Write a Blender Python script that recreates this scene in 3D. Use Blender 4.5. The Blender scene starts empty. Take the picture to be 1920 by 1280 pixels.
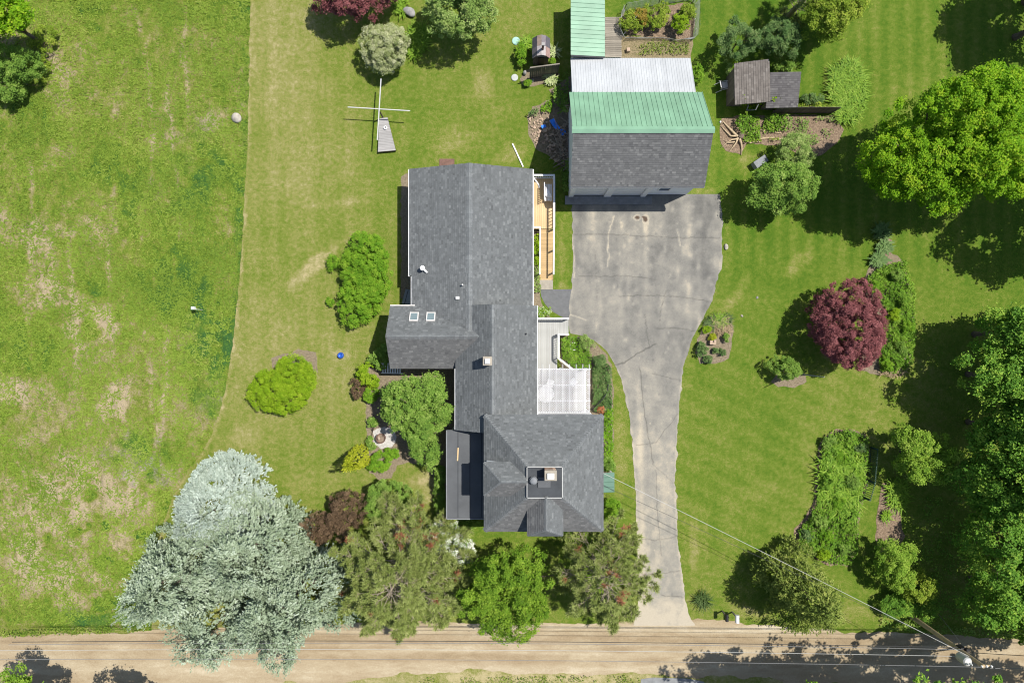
import bpy, math, random
import numpy as np
from mathutils import Vector, Matrix

# ------------------------------------------------------------------ camera, sky, sun, exposure
scn = bpy.context.scene
CAM_H, FPX = 50.0, 1280.0
cam_d = bpy.data.cameras.new("camera")
cam_d.sensor_width = 36.0
cam_d.lens = 24.0
cam_d.clip_end = 2000.0
cam = bpy.data.objects.new("camera", cam_d)
scn.collection.objects.link(cam)
cam.location = (0, 0, CAM_H)
cam.rotation_euler = (0, 0, 0)
scn.camera = cam

SUN = Vector((0.445, 0.21, 1.0)).normalized()
world = bpy.data.worlds.new("World")
scn.world = world
world.use_nodes = True
wn = world.node_tree
wn.nodes.clear()
sky = wn.nodes.new("ShaderNodeTexSky")
sky.sky_type = 'NISHITA'
sky.sun_disc = False
sky.sun_elevation = math.asin(SUN.z)
sky.sun_rotation = math.atan2(SUN.x, SUN.y)
bgn = wn.nodes.new("ShaderNodeBackground")
bgn.inputs["Strength"].default_value = 0.08
wout = wn.nodes.new("ShaderNodeOutputWorld")
wn.links.new(sky.outputs[0], bgn.inputs[0])
wn.links.new(bgn.outputs[0], wout.inputs[0])

sun_d = bpy.data.lights.new("sun", 'SUN')
sun_d.energy = 4.2
sun_d.angle = math.radians(0.53)
sun_d.color = (1.0, 0.955, 0.89)
sun = bpy.data.objects.new("sun", sun_d)
scn.collection.objects.link(sun)
sun.rotation_euler = SUN.to_track_quat('Z', 'Y').to_euler()
sun.location = SUN * 80

scn.view_settings.view_transform = 'Standard'
scn.view_settings.look = 'None'
scn.view_settings.gamma = 1.0
scn.view_settings.use_curve_mapping = False
scn.view_settings.exposure = 0.6
scn.cycles.filter_width = 1.1
scn.cycles.max_bounces = 6
scn.cycles.transparent_max_bounces = 4

# ------------------------------------------------------------------ helpers
COL = scn.collection
ORG = {}
RNG = np.random.default_rng(7)
random.seed(7)


def G(px, py, z=0.0):
    """world point at height z seen at photo pixel px,py (survey of the photograph)"""
    k = (CAM_H - z) / FPX
    return Vector(((px - 960) * k, (640 - py) * k, z))


def GP(pts, z=0.0):
    return [G(a, b, z) for a, b in pts]


def tag(o, label=None, cat=None, group=None, kind=None):
    if label: o["label"] = label
    if cat: o["category"] = cat
    if group: o["group"] = group
    if kind: o["kind"] = kind
    return o


def thing(name, loc, label, cat, group=None):
    o = bpy.data.objects.new(name, None)
    o.empty_display_size = 0.2
    COL.objects.link(o)
    o.location = loc
    ORG[o.name] = Vector(loc)
    return tag(o, label, cat, group)


def org(parent):
    return ORG.get(parent.name, Vector((0, 0, 0))) if parent is not None else Vector((0, 0, 0))


def link_mesh(name, me, parent, kind=None, label=None):
    o = bpy.data.objects.new(name, me)
    COL.objects.link(o)
    if parent is not None:
        o.parent = parent
        ORG[o.name] = org(parent)
    if kind: o["kind"] = kind
    if label: o["label"] = label
    return o


def np_mesh(name, V, F, mats, tint=None, attrs=None, smooth=False):
    """V (n,3), F (m,k) index array; fast mesh creation"""
    me = bpy.data.meshes.new(name)
    V = np.ascontiguousarray(V, dtype=np.float32)
    F = np.ascontiguousarray(F, dtype=np.int32)
    k = F.shape[1]
    me.vertices.add(len(V))
    me.vertices.foreach_set("co", V.ravel())
    me.loops.add(F.size)
    me.loops.foreach_set("vertex_index", F.ravel())
    me.polygons.add(len(F))
    me.polygons.foreach_set("loop_start", np.arange(0, F.size, k, dtype=np.int32))
    if tint is not None:
        a = me.attributes.new("tint", 'FLOAT', 'FACE')
        a.data.foreach_set("value", np.ascontiguousarray(tint, dtype=np.float32))
    for nm, arr in (attrs or {}).items():
        a = me.attributes.new(nm, 'FLOAT', 'POINT')
        a.data.foreach_set("value", np.ascontiguousarray(arr, dtype=np.float32))
    me.update(calc_edges=True)
    me.polygons.foreach_set("use_smooth", np.full(len(F), smooth, dtype=bool))
    me.materials.append(mats)
    return me


class MB:
    """collects small pieces of geometry, links them as one mesh object"""
    def __init__(s):
        s.v, s.f, s.t, s.cut = [], [], [], []

    def add(s, vs, fs, tint=0.5):
        b = len(s.v)
        s.cut.append((b, len(s.f)))
        s.v += [Vector(p) for p in vs]
        s.f += [tuple(i + b for i in f) for f in fs]
        s.t += [tint] * len(fs)
        return s

    def box(s, c, size, rz=0.0, tint=0.5):
        x, y, z = size[0] / 2, size[1] / 2, size[2] / 2
        m = Matrix.Rotation(rz, 3, 'Z')
        c = Vector(c)
        vs = [c + m @ Vector(p) for p in ((-x, -y, -z), (x, -y, -z), (x, y, -z), (-x, y, -z), (-x, -y, z), (x, -y, z), (x, y, z), (-x, y, z))]
        return s.add(vs, [(3, 2, 1, 0), (4, 5, 6, 7), (0, 1, 5, 4), (1, 2, 6, 5), (2, 3, 7, 6), (3, 0, 4, 7)], tint)

    def beam(s, p0, p1, w, h, up=(0, 0, 1), tint=0.5):
        p0, p1 = Vector(p0), Vector(p1)
        d = (p1 - p0).normalized()
        up = Vector(up)
        if abs(d.dot(up)) > .98: up = Vector((0, 1, 0))
        a = d.cross(up).normalized() * (w / 2)
        b = a.cross(d).normalized() * (h / 2)
        vs = [p0 - a - b, p0 + a - b, p0 + a + b, p0 - a + b, p1 - a - b, p1 + a - b, p1 + a + b, p1 - a + b]
        return s.add(vs, [(0, 1, 2, 3), (7, 6, 5, 4), (4, 5, 1, 0), (5, 6, 2, 1), (6, 7, 3, 2), (7, 4, 0, 3)], tint)

    def tube(s, pts, radii, n=7, cap=True, tint=0.5):
        pts = [Vector(p) for p in pts]
        if not hasattr(radii, '__len__'): radii = [radii] * len(pts)
        rings = []
        for i, p in enumerate(pts):
            d = (pts[min(i + 1, len(pts) - 1)] - pts[max(i - 1, 0)]).normalized()
            up = Vector((0, 0, 1)) if abs(d.z) < .9 else Vector((1, 0, 0))
            a = d.cross(up).normalized(); b = d.cross(a).normalized()
            rings += [p + (a * math.cos(t) + b * math.sin(t)) * radii[i] for t in [2 * math.pi * k / n for k in range(n)]]
        fs = []
        for i in range(len(pts) - 1):
            for k in range(n):
                fs.append((i * n + k, i * n + (k + 1) % n, (i + 1) * n + (k + 1) % n, (i + 1) * n + k))
        if cap:
            fs.append(tuple(range(n - 1, -1, -1)))
            fs.append(tuple((len(pts) - 1) * n + k for k in range(n)))
        return s.add(rings, fs, tint)

    def lathe(s, c, prof, n=20, tint=0.5, closed=True):
        c = Vector(c)
        vs = []
        for r, z in prof:
            vs += [c + Vector((r * math.cos(2 * math.pi * k / n), r * math.sin(2 * math.pi * k / n), z)) for k in range(n)]
        fs = []
        for i in range(len(prof) - 1):
            for k in range(n):
                fs.append((i * n + k, i * n + (k + 1) % n, (i + 1) * n + (k + 1) % n, (i + 1) * n + k))
        if closed:
            fs.append(tuple(range(n - 1, -1, -1)))
            fs.append(tuple((len(prof) - 1) * n + k for k in range(n)))
        return s.add(vs, fs, tint)

    def prism(s, pts, thick, tint=0.5, direction=None):
        """polygon pts (3D, counter-clockwise seen from outside) thickened inward"""
        pts = [Vector(p) for p in pts]
        n = len(pts)
        nn = direction if direction is not None else polyn(pts)
        vs = pts + [p - nn * thick for p in pts]
        fs = [tuple(range(n)), tuple(range(2 * n - 1, n - 1, -1))]
        for i in range(n):
            j = (i + 1) % n
            fs.append((i, i + n, j + n, j))
        return s.add(vs, fs, tint)

    def build(s, name, m, parent=None, kind=None, label=None, smooth=False):
        o0 = org(parent)
        me = bpy.data.meshes.new(name)
        me.from_pydata([p - o0 for p in s.v], [], s.f)
        a = me.attributes.new("tint", 'FLOAT', 'FACE')
        a.data.foreach_set("value", np.array(s.t, dtype=np.float32))
        me.polygons.foreach_set("use_smooth", np.full(len(s.f), smooth, dtype=bool))
        me.materials.append(m)
        return link_mesh(name, me, parent, kind, label)


def build_each(mb, name, m, parent=None):
    """every piece added to mb becomes a part of its own"""
    ends = mb.cut[1:] + [(len(mb.v), len(mb.f))]
    for (v0, f0), (v1, f1) in zip(mb.cut, ends):
        q = MB()
        q.add(mb.v[v0:v1], [tuple(i - v0 for i in f) for f in mb.f[f0:f1]])
        q.build(name, m, parent)


def polyn(pts):
    n = Vector((0, 0, 0))
    for i in range(len(pts)):
        a, b = pts[i], pts[(i + 1) % len(pts)]
        n += a.cross(b)
    return n.normalized()


def single(name, mb, m, loc, label, cat, group=None, smooth=False):
    """one-mesh top-level thing with its origin at loc"""
    o = mb.build(name, m, None, smooth=smooth)
    loc = Vector(loc)
    o.data.transform(Matrix.Translation(-loc))
    o.location = loc
    return tag(o, label, cat, group)


def box_mesh(name, size, m):
    mb = MB().box((0, 0, 0), size)
    me = bpy.data.meshes.new(name)
    me.from_pydata(mb.v, [], mb.f)
    me.materials.append(m)
    return me


def piece(name, me, parent, loc, rz=0.0, scale=None, rot=None):
    """one of many alike parts: shares its mesh"""
    o = bpy.data.objects.new(name, me)
    COL.objects.link(o)
    if parent is not None:
        o.parent = parent
        o.location = Vector(loc) - org(parent)
    else:
        o.location = loc
    o.rotation_euler = rot if rot else (0, 0, rz)
    if scale: o.scale = scale
    return o


# lattice noise on numpy arrays
_TAB = np.random.default_rng(11).random((256, 256))
def vnoise(x, y, seed=0):
    x = np.asarray(x) + seed * 17.31; y = np.asarray(y) + seed * 9.77
    xi = np.floor(x).astype(int); yi = np.floor(y).astype(int)
    fx = x - xi; fy = y - yi
    fx = fx * fx * (3 - 2 * fx); fy = fy * fy * (3 - 2 * fy)
    a = _TAB[xi & 255, yi & 255]; b = _TAB[(xi + 1) & 255, yi & 255]
    c = _TAB[xi & 255, (yi + 1) & 255]; d = _TAB[(xi + 1) & 255, (yi + 1) & 255]
    return (a * (1 - fx) + b * fx) * (1 - fy) + (c * (1 - fx) + d * fx) * fy

def fbm(x, y, seed=0, oct=4):
    s = 0; w = .5; t = 0
    for i in range(oct):
        s = s + w * vnoise(x * 2 ** i, y * 2 ** i, seed + i * 3); t += w; w *= .5
    return s / t

def sstep(a, b, x):
    t = np.clip((x - a) / (b - a), 0, 1)
    return t * t * (3 - 2 * t)

def inpoly(x, y, poly):
    x = np.asarray(x); y = np.asarray(y)
    r = np.zeros(x.shape, bool)
    n = len(poly)
    for i in range(n):
        x0, y0 = poly[i][0], poly[i][1]; x1, y1 = poly[(i + 1) % n][0], poly[(i + 1) % n][1]
        if y0 == y1: continue
        c = ((y0 > y) != (y1 > y)) & (x < (x1 - x0) * (y - y0) / (y1 - y0) + x0)
        r ^= c
    return r

def segdist(x, y, pts):
    d = np.full(np.shape(x), 1e9)
    for (a, b) in zip(pts[:-1], pts[1:]):
        ax, ay, bx, by = a[0], a[1], b[0], b[1]
        l2 = (bx - ax) ** 2 + (by - ay) ** 2 + 1e-9
        t = np.clip(((x - ax) * (bx - ax) + (y - ay) * (by - ay)) / l2, 0, 1)
        d = np.minimum(d, np.hypot(x - ax - t * (bx - ax), y - ay - t * (by - ay)))
    return d

# ------------------------------------------------------------------ materials
class M:
    def __init__(s, name, rough=.85, spec=.25):
        s.m = bpy.data.materials.new(name)
        s.m.use_nodes = True
        s.n = s.m.node_tree.nodes; s.l = s.m.node_tree.links
        s.p = s.n["Principled BSDF"]
        s.p.inputs["Roughness"].default_value = rough
        s.p.inputs["Specular IOR Level"].default_value = spec
        s.out = s.n["Material Output"]
        s._co = None

    def co(s):
        if s._co is None:
            s._co = s.n.new("ShaderNodeTexCoord")
        return s._co.outputs["Object"]

    def noise(s, scale, detail=3, rough=.55, stretch=None, dist=0):
        t = s.n.new("ShaderNodeTexNoise")
        t.inputs["Scale"].default_value = scale
        t.inputs["Detail"].default_value = detail
        t.inputs["Roughness"].default_value = rough
        t.inputs["Distortion"].default_value = dist
        if stretch:
            mp = s.n.new("ShaderNodeMapping")
            mp.inputs["Scale"].default_value = stretch
            s.l.new(s.co(), mp.inputs[0]); s.l.new(mp.outputs[0], t.inputs[0])
        else:
            s.l.new(s.co(), t.inputs[0])
        return t.outputs["Fac"]

    def attr(s, name):
        a = s.n.new("ShaderNodeAttribute"); a.attribute_name = name
        return a.outputs["Fac"]

    def rnd(s):
        return s.n.new("ShaderNodeObjectInfo").outputs["Random"]

    def ramp(s, fac, stops):
        r = s.n.new("ShaderNodeValToRGB")
        e = r.color_ramp.elements
        while len(e) < len(stops): e.new(.5)
        for el, (p, c) in zip(e, stops):
            el.position = p; el.color = (*c, 1)
        s.l.new(fac, r.inputs[0])
        return r.outputs[0]

    def mix(s, a, b, fac, mode='MIX'):
        x = s.n.new("ShaderNodeMix"); x.data_type = 'RGBA'; x.blend_type = mode
        for v, i in ((a, 6), (b, 7)):
            if isinstance(v, tuple): x.inputs[i].default_value = (*v, 1)
            else: s.l.new(v, x.inputs[i])
        if isinstance(fac, (int, float)): x.inputs[0].default_value = fac
        else: s.l.new(fac, x.inputs[0])
        return x.outputs[2]

    def math(s, op, a, b=0.0, clamp=False):
        x = s.n.new("ShaderNodeMath"); x.operation = op; x.use_clamp = clamp
        for v, i in ((a, 0), (b, 1)):
            if isinstance(v, (int, float)): x.inputs[i].default_value = v
            else: s.l.new(v, x.inputs[i])
        return x.outputs[0]

    def col(s, c):
        if isinstance(c, tuple): s.p.inputs["Base Color"].default_value = (*c, 1)
        else: s.l.new(c, s.p.inputs["Base Color"])
        return s

    def bump(s, h, dist=.03, strength=1.0):
        b = s.n.new("ShaderNodeBump")
        b.inputs["Distance"].default_value = dist; b.inputs["Strength"].default_value = strength
        s.l.new(h, b.inputs["Height"]); s.l.new(b.outputs[0], s.p.inputs["Normal"])
        return s

    def translucent(s, c, fac):
        t = s.n.new("ShaderNodeBsdfTranslucent")
        if isinstance(c, tuple): t.inputs[0].default_value = (*c, 1)
        else: s.l.new(c, t.inputs[0])
        x = s.n.new("ShaderNodeMixShader"); x.inputs[0].default_value = fac
        s.l.new(s.p.outputs[0], x.inputs[1]); s.l.new(t.outputs[0], x.inputs[2])
        s.l.new(x.outputs[0], s.out.inputs[0])
        return s


def leaf_mat(name, a, b, c=None, tr=.28, rough=.55):
    m = M(name, rough, .14)
    stops = [(0, a), (1, b)] if c is None else [(0, a), (.55, b), (1, c)]
    k = m.ramp(m.attr("tint"), stops)
    m.col(k).translucent(m.mix(k, (1.0, 1.0, .35), .15, 'MULTIPLY') if tr else k, tr)
    return m.m


def plain(name, c, rough=.7, var=.25, scale=3.0, metal=0, spec=.3, objvar=0.0):
    m = M(name, rough, spec)
    d = tuple(x * (1 - var) for x in c); e = tuple(min(1, x * (1 + var)) for x in c)
    k = m.ramp(m.noise(scale, 5, .65), [(.3, d), (.7, e)])
    if objvar:
        v = m.math('MULTIPLY_ADD', m.rnd(), objvar)
        v.node.inputs[2].default_value = 1 - objvar / 2
        g = m.n.new("ShaderNodeCombineColor")
        for i in range(3): m.l.new(v, g.inputs[i])
        k = m.mix(k, g.outputs[0], 1.0, 'MULTIPLY')
    m.col(k)
    m.p.inputs["Metallic"].default_value = metal
    return m.m


def shingle_mat(name, lo, mid, hi):
    m = M(name, .9, .2)
    k = m.ramp(m.attr("tint"), [(0, lo), (.5, mid), (1, hi)])
    g = m.ramp(m.noise(1.1, 4, .6), [(.3, (.92, .92, .92)), (.7, (1.07, 1.07, 1.07))])
    fine = m.ramp(m.noise(40, 2, .7), [(.3, (.75, .75, .75)), (.7, (1.22, 1.22, 1.22))])
    m.col(m.mix(m.mix(k, g, 1, 'MULTIPLY'), fine, 1, 'MULTIPLY'))
    return m.m


def wood_mat(name, a, b, stretch, objvar=.25):
    m = M(name, .8, .2)
    k = m.ramp(m.noise(6, 4, .6, stretch=stretch), [(.3, a), (.7, b)])
    v = m.math('MULTIPLY_ADD', m.rnd(), objvar)
    v.node.inputs[2].default_value = 1 - objvar / 2
    g = m.n.new("ShaderNodeCombineColor")
    for i in range(3): m.l.new(v, g.inputs[i])
    m.col(m.mix(k, g.outputs[0], 1.0, 'MULTIPLY'))
    return m.m


MAT = {}
MAT['shingle'] = shingle_mat("grey_asphalt_shingle", (.088, .094, .095), (.124, .132, .134), (.175, .185, .185))
MAT['shingle_warm'] = shingle_mat("weathered_grey_shingle", (.088, .089, .09), (.124, .125, .124), (.18, .181, .176))
MAT['shingle_brown'] = shingle_mat("old_brown_shingle", (.11, .098, .088), (.155, .138, .122), (.22, .2, .18))
MAT['shingle_slate'] = shingle_mat("dark_old_shingle", (.07, .066, .068), (.105, .1, .1), (.155, .15, .145))
MAT['ridge'] = shingle_mat("ridge_shingle", (.125, .134, .138), (.155, .166, .169), (.185, .196, .198))
MAT['slab'] = plain("roof_deck_edge", (.06, .063, .068), .9)
MAT['lattice'] = plain("chalky_white_lattice", (.5, .5, .51), .6, .12, 2)
MAT['white'] = plain("white_paint", (.72, .72, .71), .5, .06, 2)
MAT['siding'] = plain("white_clapboard", (.74, .75, .76), .6, .07, 2)
MAT['trim'] = plain("off_white_trim", (.6, .58, .55), .6, .15, 3)
MAT['greenmetal'] = plain("green_painted_steel", (.185, .335, .225), .5, .16, .6, 0, .4, .1)
MAT['greendark'] = plain("dark_green_steel", (.075, .16, .115), .45, .12, 1.2, 0, .4)
MAT['galv'] = plain("pale_galvanised_steel", (.43, .445, .455), .5, .1, .5, 0, .4, .12)
MAT['membrane'] = plain("grey_roof_membrane", (.085, .09, .095), .75, .16, .8)
MAT['membrane_dark'] = plain("dark_roof_membrane", (.045, .05, .055), .7, .2, 1.5)
MAT['steel'] = plain("dull_grey_steel", (.2, .21, .22), .75, .15, 5)
MAT['lightsteel'] = plain("light_aluminium", (.5, .5, .48), .4, .1, 5, .2)
MAT['glass'] = plain("window_glass", (.04, .055, .065), .08, .1, 2, 0, .6)
MAT['skyglass'] = plain("skylight_glass", (.16, .21, .22), .1, .1, 2, 0, .6)
MAT['black'] = plain("black_plastic", (.02, .02, .022), .5, .2, 4)
MAT['brick'] = plain("tan_chimney_brick", (.33, .24, .19), .85, .3, 6)
MAT['concrete'] = plain("pale_concrete", (.3, .27, .22), .9, .2, 2.5)
MAT['greyconcrete'] = plain("grey_concrete", (.2, .205, .205), .9, .2, 2.5)
MAT['newwood'] = wood_mat("new_yellow_lumber", (.47, .33, .17), (.6, .45, .26), (1, .15, 1), .2)
MAT['ramp'] = wood_mat("new_tan_lumber", (.4, .27, .13), (.5, .36, .19), (.15, 1, 1), .25)
MAT['greyboard'] = wood_mat("grey_composite_board", (.3, .3, .28), (.38, .38, .36), (1, .15, 1), .16)
MAT['oldboard'] = wood_mat("weathered_board", (.17, .15, .12), (.3, .27, .22), (.2, 1, 1), .4)
MAT['palebpard'] = wood_mat("pale_grey_board", (.27, .26, .25), (.36, .35, .335), (.2, 1, 1), .2)
MAT['darkboard'] = wood_mat("dark_fence_board", (.085, .072, .058), (.16, .14, .115), (1, 1, .15), .4)
MAT['brownwood'] = plain("brown_stained_wood", (.15, .085, .065), .8, .25, 4)
MAT['polewood'] = plain("utility_pole_wood", (.42, .32, .19), .85, .25, 4)
MAT['bark'] = plain("grey_brown_bark", (.13, .1, .075), .95, .4, 8)
MAT['palebark'] = plain("pale_bark", (.3, .25, .19), .95, .3, 8)
MAT['driftwood'] = plain("bleached_root_wood", (.42, .33, .21), .9, .3, 6)
MAT['rock'] = plain("pale_boulder_stone", (.36, .33, .28), .9, .35, 3)
MAT['greyrock'] = plain("grey_boulder_stone", (.25, .245, .235), .9, .35, 4)
MAT['rubble'] = plain("tan_rubble_stone", (.4, .3, .22), .9, .35, 2, 0, .2, .5)
MAT['blue'] = plain("cobalt_glaze", (.02, .09, .42), .25, .15, 4, 0, .5)
MAT['tarp'] = plain("blue_tarpaulin", (.03, .2, .75), .5, .3, 4)
MAT['wire'] = plain("weathered_wire", (.2, .2, .2), .5, .1, 4)
MAT['darkwire'] = plain("dark_cable", (.05, .05, .05), .6, .1, 4)
MAT['palewire'] = plain("bare_aluminium_cable", (.42, .42, .4), .5, .1, 4)
MAT['teal'] = plain("pale_teal_lid", (.3, .5, .42), .6, .12, 4)
MAT['lidgrey'] = plain("pale_grey_lid", (.4, .42, .4), .7, .12, 4)
MAT['netting'] = plain("grey_netting", (.3, .31, .29), .8, .1, 4)
MAT['darkgreen'] = plain("dark_green_iron", (.03, .075, .055), .5, .15, 4)
MAT['redpipe'] = plain("rusty_stove_pipe", (.16, .06, .04), .7, .3, 6)
MAT['dirt'] = plain("bare_soil", (.2, .15, .11), .95, .35, 6)
MAT['cloth'] = plain("white_cloth", (.72, .72, .72), .8, .06, 3)
LF = {}
LF['straw'] = leaf_mat("dead_straw", (.24, .18, .1), (.42, .33, .2), None, .1, .9)
MAT['mulch'] = None

def mulch(name, a, b, c):
    m = M(name, .95, .1)
    k = m.ramp(m.noise(9, 6, .75), [(.32, a), (.5, b), (.68, c)])
    m.col(k).bump(m.noise(14, 4, .7), .05, 1)
    return m.m
MAT['mulch'] = mulch("bark_mulch", (.085, .06, .042), (.2, .145, .1), (.36, .27, .185))
MAT['soil'] = mulch("sandy_bed_soil", (.11, .09, .06), (.21, .17, .115), (.29, .24, .165))
MAT['drybed'] = mulch("dry_garden_bed", (.1, .1, .045), (.22, .18, .1), (.34, .26, .17))
MAT['gravel'] = mulch("pale_gravel", (.3, .28, .25), (.45, .43, .4), (.58, .56, .52))

# leaves (albedo of each species; tint varies leaf by leaf)
LF = globals().get('LF', {})
LF['maple'] = leaf_mat("maple_leaf", (0.134, 0.302, 0.0112), (0.246, 0.448, 0.0157), (0.403, 0.526, 0.0336), .4)
LF['bright'] = leaf_mat("bright_green_leaf", (0.156, 0.286, 0.0286), (0.26, 0.41, 0.0455), (0.403, 0.52, 0.091), .32)
LF['mid'] = leaf_mat("mid_green_leaf", (0.121, 0.23, 0.0338), (0.203, 0.338, 0.0513), (0.338, 0.446, 0.108), .28)
LF['forest'] = leaf_mat("forest_leaf", (.1, .235, .028), (.18, .35, .04), (.36, .5, .07), .34)
LF['street'] = leaf_mat("street_maple_leaf", (.1, .2, .015), (.18, .31, .025), (.3, .42, .05), .32)
LF['dark'] = leaf_mat("dark_green_leaf", (0.0743, 0.155, 0.0405), (0.135, 0.223, 0.0648), (0.23, 0.297, 0.108), .22)
LF['lime'] = leaf_mat("lime_shrub_leaf", (0.163, 0.288, 0.01), (0.25, 0.388, 0.015), (0.35, 0.45, 0.0375), .3)
LF['hedge'] = leaf_mat("fresh_hedge_leaf", (0.112, 0.263, 0.015), (0.188, 0.35, 0.0225), (0.3, 0.438, 0.0438), .3)
LF['grey'] = leaf_mat("grey_green_leaf", (0.15, 0.25, 0.05), (0.263, 0.375, 0.0938), (0.438, 0.512, 0.188), .25)
LF['pale'] = leaf_mat("variegated_leaf", (0.22, 0.275, 0.088), (0.407, 0.44, 0.22), (0.616, 0.605, 0.418), .2)
LF['purple'] = leaf_mat("dark_red_leaf", (.15, .05, .052), (.25, .085, .088), (.39, .16, .155), .2)
LF['smoke'] = leaf_mat("brown_purple_leaf", (.075, .05, .028), (.135, .088, .05), (.22, .15, .09), .15)
LF['spruce'] = leaf_mat("blue_spruce_needle", (.16, .215, .125), (.305, .375, .255), (.45, .52, .4), .12)
LF['spruceblue'] = leaf_mat("pale_blue_spruce_needle", (.24, .3, .24), (.39, .46, .39), (.53, .6, .53), .12)
LF['pine'] = leaf_mat("pine_needle", (.17, .225, .05), (.3, .36, .1), (.45, .49, .19), .2)
LF['rust'] = leaf_mat("rusty_needle", (.28, .1, .05), (.42, .19, .11), None, .1)
LF['cedar'] = leaf_mat("olive_cedar_spray", (.1, .15, .025), (.19, .245, .045), (.33, .37, .09), .15)
LF['gold'] = leaf_mat("golden_arborvitae", (0.221, 0.286, 0.013), (0.364, 0.403, 0.0208), (0.481, 0.481, 0.052), .2)
LF['yellow'] = leaf_mat("yellow_green_leaf", (.15, .24, .02), (.26, .36, .035), (.42, .46, .08), .3)
LF['amber'] = leaf_mat("amber_leaf", (.22, .18, .025), (.35, .26, .045), (.45, .3, .08), .25)
LF['blossom'] = leaf_mat("white_blossom", (.2, .26, .12), (.68, .7, .62), (.82, .82, .78), .15)
LF['blade'] = leaf_mat("daylily_blade", (0.112, 0.237, 0.0187), (0.2, 0.344, 0.0275), (0.325, 0.45, 0.0625), .28)
LF['cover'] = leaf_mat("ground_cover_leaf", (0.111, 0.234, 0.0234), (0.182, 0.338, 0.0312), (0.299, 0.429, 0.0585), .28)
LF['hosta'] = leaf_mat("hosta_leaf", (.06, .13, .03), (.11, .19, .05), (.18, .26, .085), .2)
LF['cream'] = leaf_mat("cream_hosta_leaf", (.2, .28, .08), (.42, .48, .22), (.6, .62, .4), .2)
LF['darkgrass'] = leaf_mat("dark_green_tuft", (.05, .09, .02), (.08, .13, .035), (.12, .18, .05), .2)
LF['meadow'] = leaf_mat("meadow_grass", (.1, .175, .02), (.2, .29, .035), (.36, .36, .11), .2)
LF['coral'] = leaf_mat("orange_red_leaf", (.35, .13, .05), (.55, .25, .12), None, .2)

# ------------------------------------------------------------------ ground
def grid_mesh(name, X, Y, Z, m, attrs, smooth=True):
    """X,Y,Z arrays (ny,nx) -> quad mesh"""
    ny, nx = X.shape
    V = np.stack([X.ravel(), Y.ravel(), Z.ravel()], 1)
    i = np.arange(ny * nx).reshape(ny, nx)
    F = np.stack([i[:-1, :-1].ravel(), i[:-1, 1:].ravel(), i[1:, 1:].ravel(), i[1:, :-1].ravel()], 1)
    return np_mesh(name, V, F, m, None, {k: v.ravel() for k, v in attrs.items()}, smooth)


def pxxy(pts):
    return [tuple(G(a, b)[:2]) for a, b in pts]


def interp(pts, y, key=1):
    """pts list of (x,y) world; x as function of y"""
    p = sorted(pts, key=lambda q: q[1])
    return np.interp(y, [q[1] for q in p], [q[0] for q in p])

# --- lawn: one sheet to the horizon
m = M("lawn_grass", .95, .1)
dry = m.attr("dry")
n1 = m.noise(.55, 5, .62); n2 = m.noise(3.2, 5, .7); n3 = m.noise(14, 3, .75)
f = m.math('ADD', dry, m.math('MULTIPLY', m.math('SUBTRACT', n1, .5), .5))
f = m.math('ADD', f, m.math('MULTIPLY', m.math('SUBTRACT', n2, .5), 1.15))
f = m.math('ADD', f, m.math('MULTIPLY', m.math('SUBTRACT', n3, .5), 1.1), True)
k = m.ramp(f, [(0.0, (.06, .124, .01)), (.3, (.11, .162, .019)), (.55, (.178, .194, .045)), (.8, (.26, .24, .1)), (1, (.375, .32, .175))])
g = m.ramp(m.noise(26, 2, .8), [(.3, (.6, .62, .58)), (.5, (1, 1, 1)), (.7, (1.38, 1.36, 1.32))])
m.col(m.mix(k, g, 1, 'MULTIPLY')).bump(m.noise(11, 5, .8), .06, .9)
MAT['lawn'] = m.m

xs = np.concatenate([[-400, -150, -80, -55], np.arange(-42, 42.01, .28), [55, 80, 150, 400]])
ys = np.concatenate([[-400, -150, -80, -45], np.arange(-29, 29.01, .28), [45, 80, 150, 400]])
X, Y = np.meshgrid(xs, ys)
dryv = .33 + .14 * sstep(4, -19, X) + .22 * (fbm(X * .11, Y * .11, 3) - .5) * 2
dryv += .1 * (fbm(X * .9, Y * .12, 5, 3) - .5) * 2
dryv -= .12 * sstep(2, 10, X) * sstep(0, 8, Y)
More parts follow.
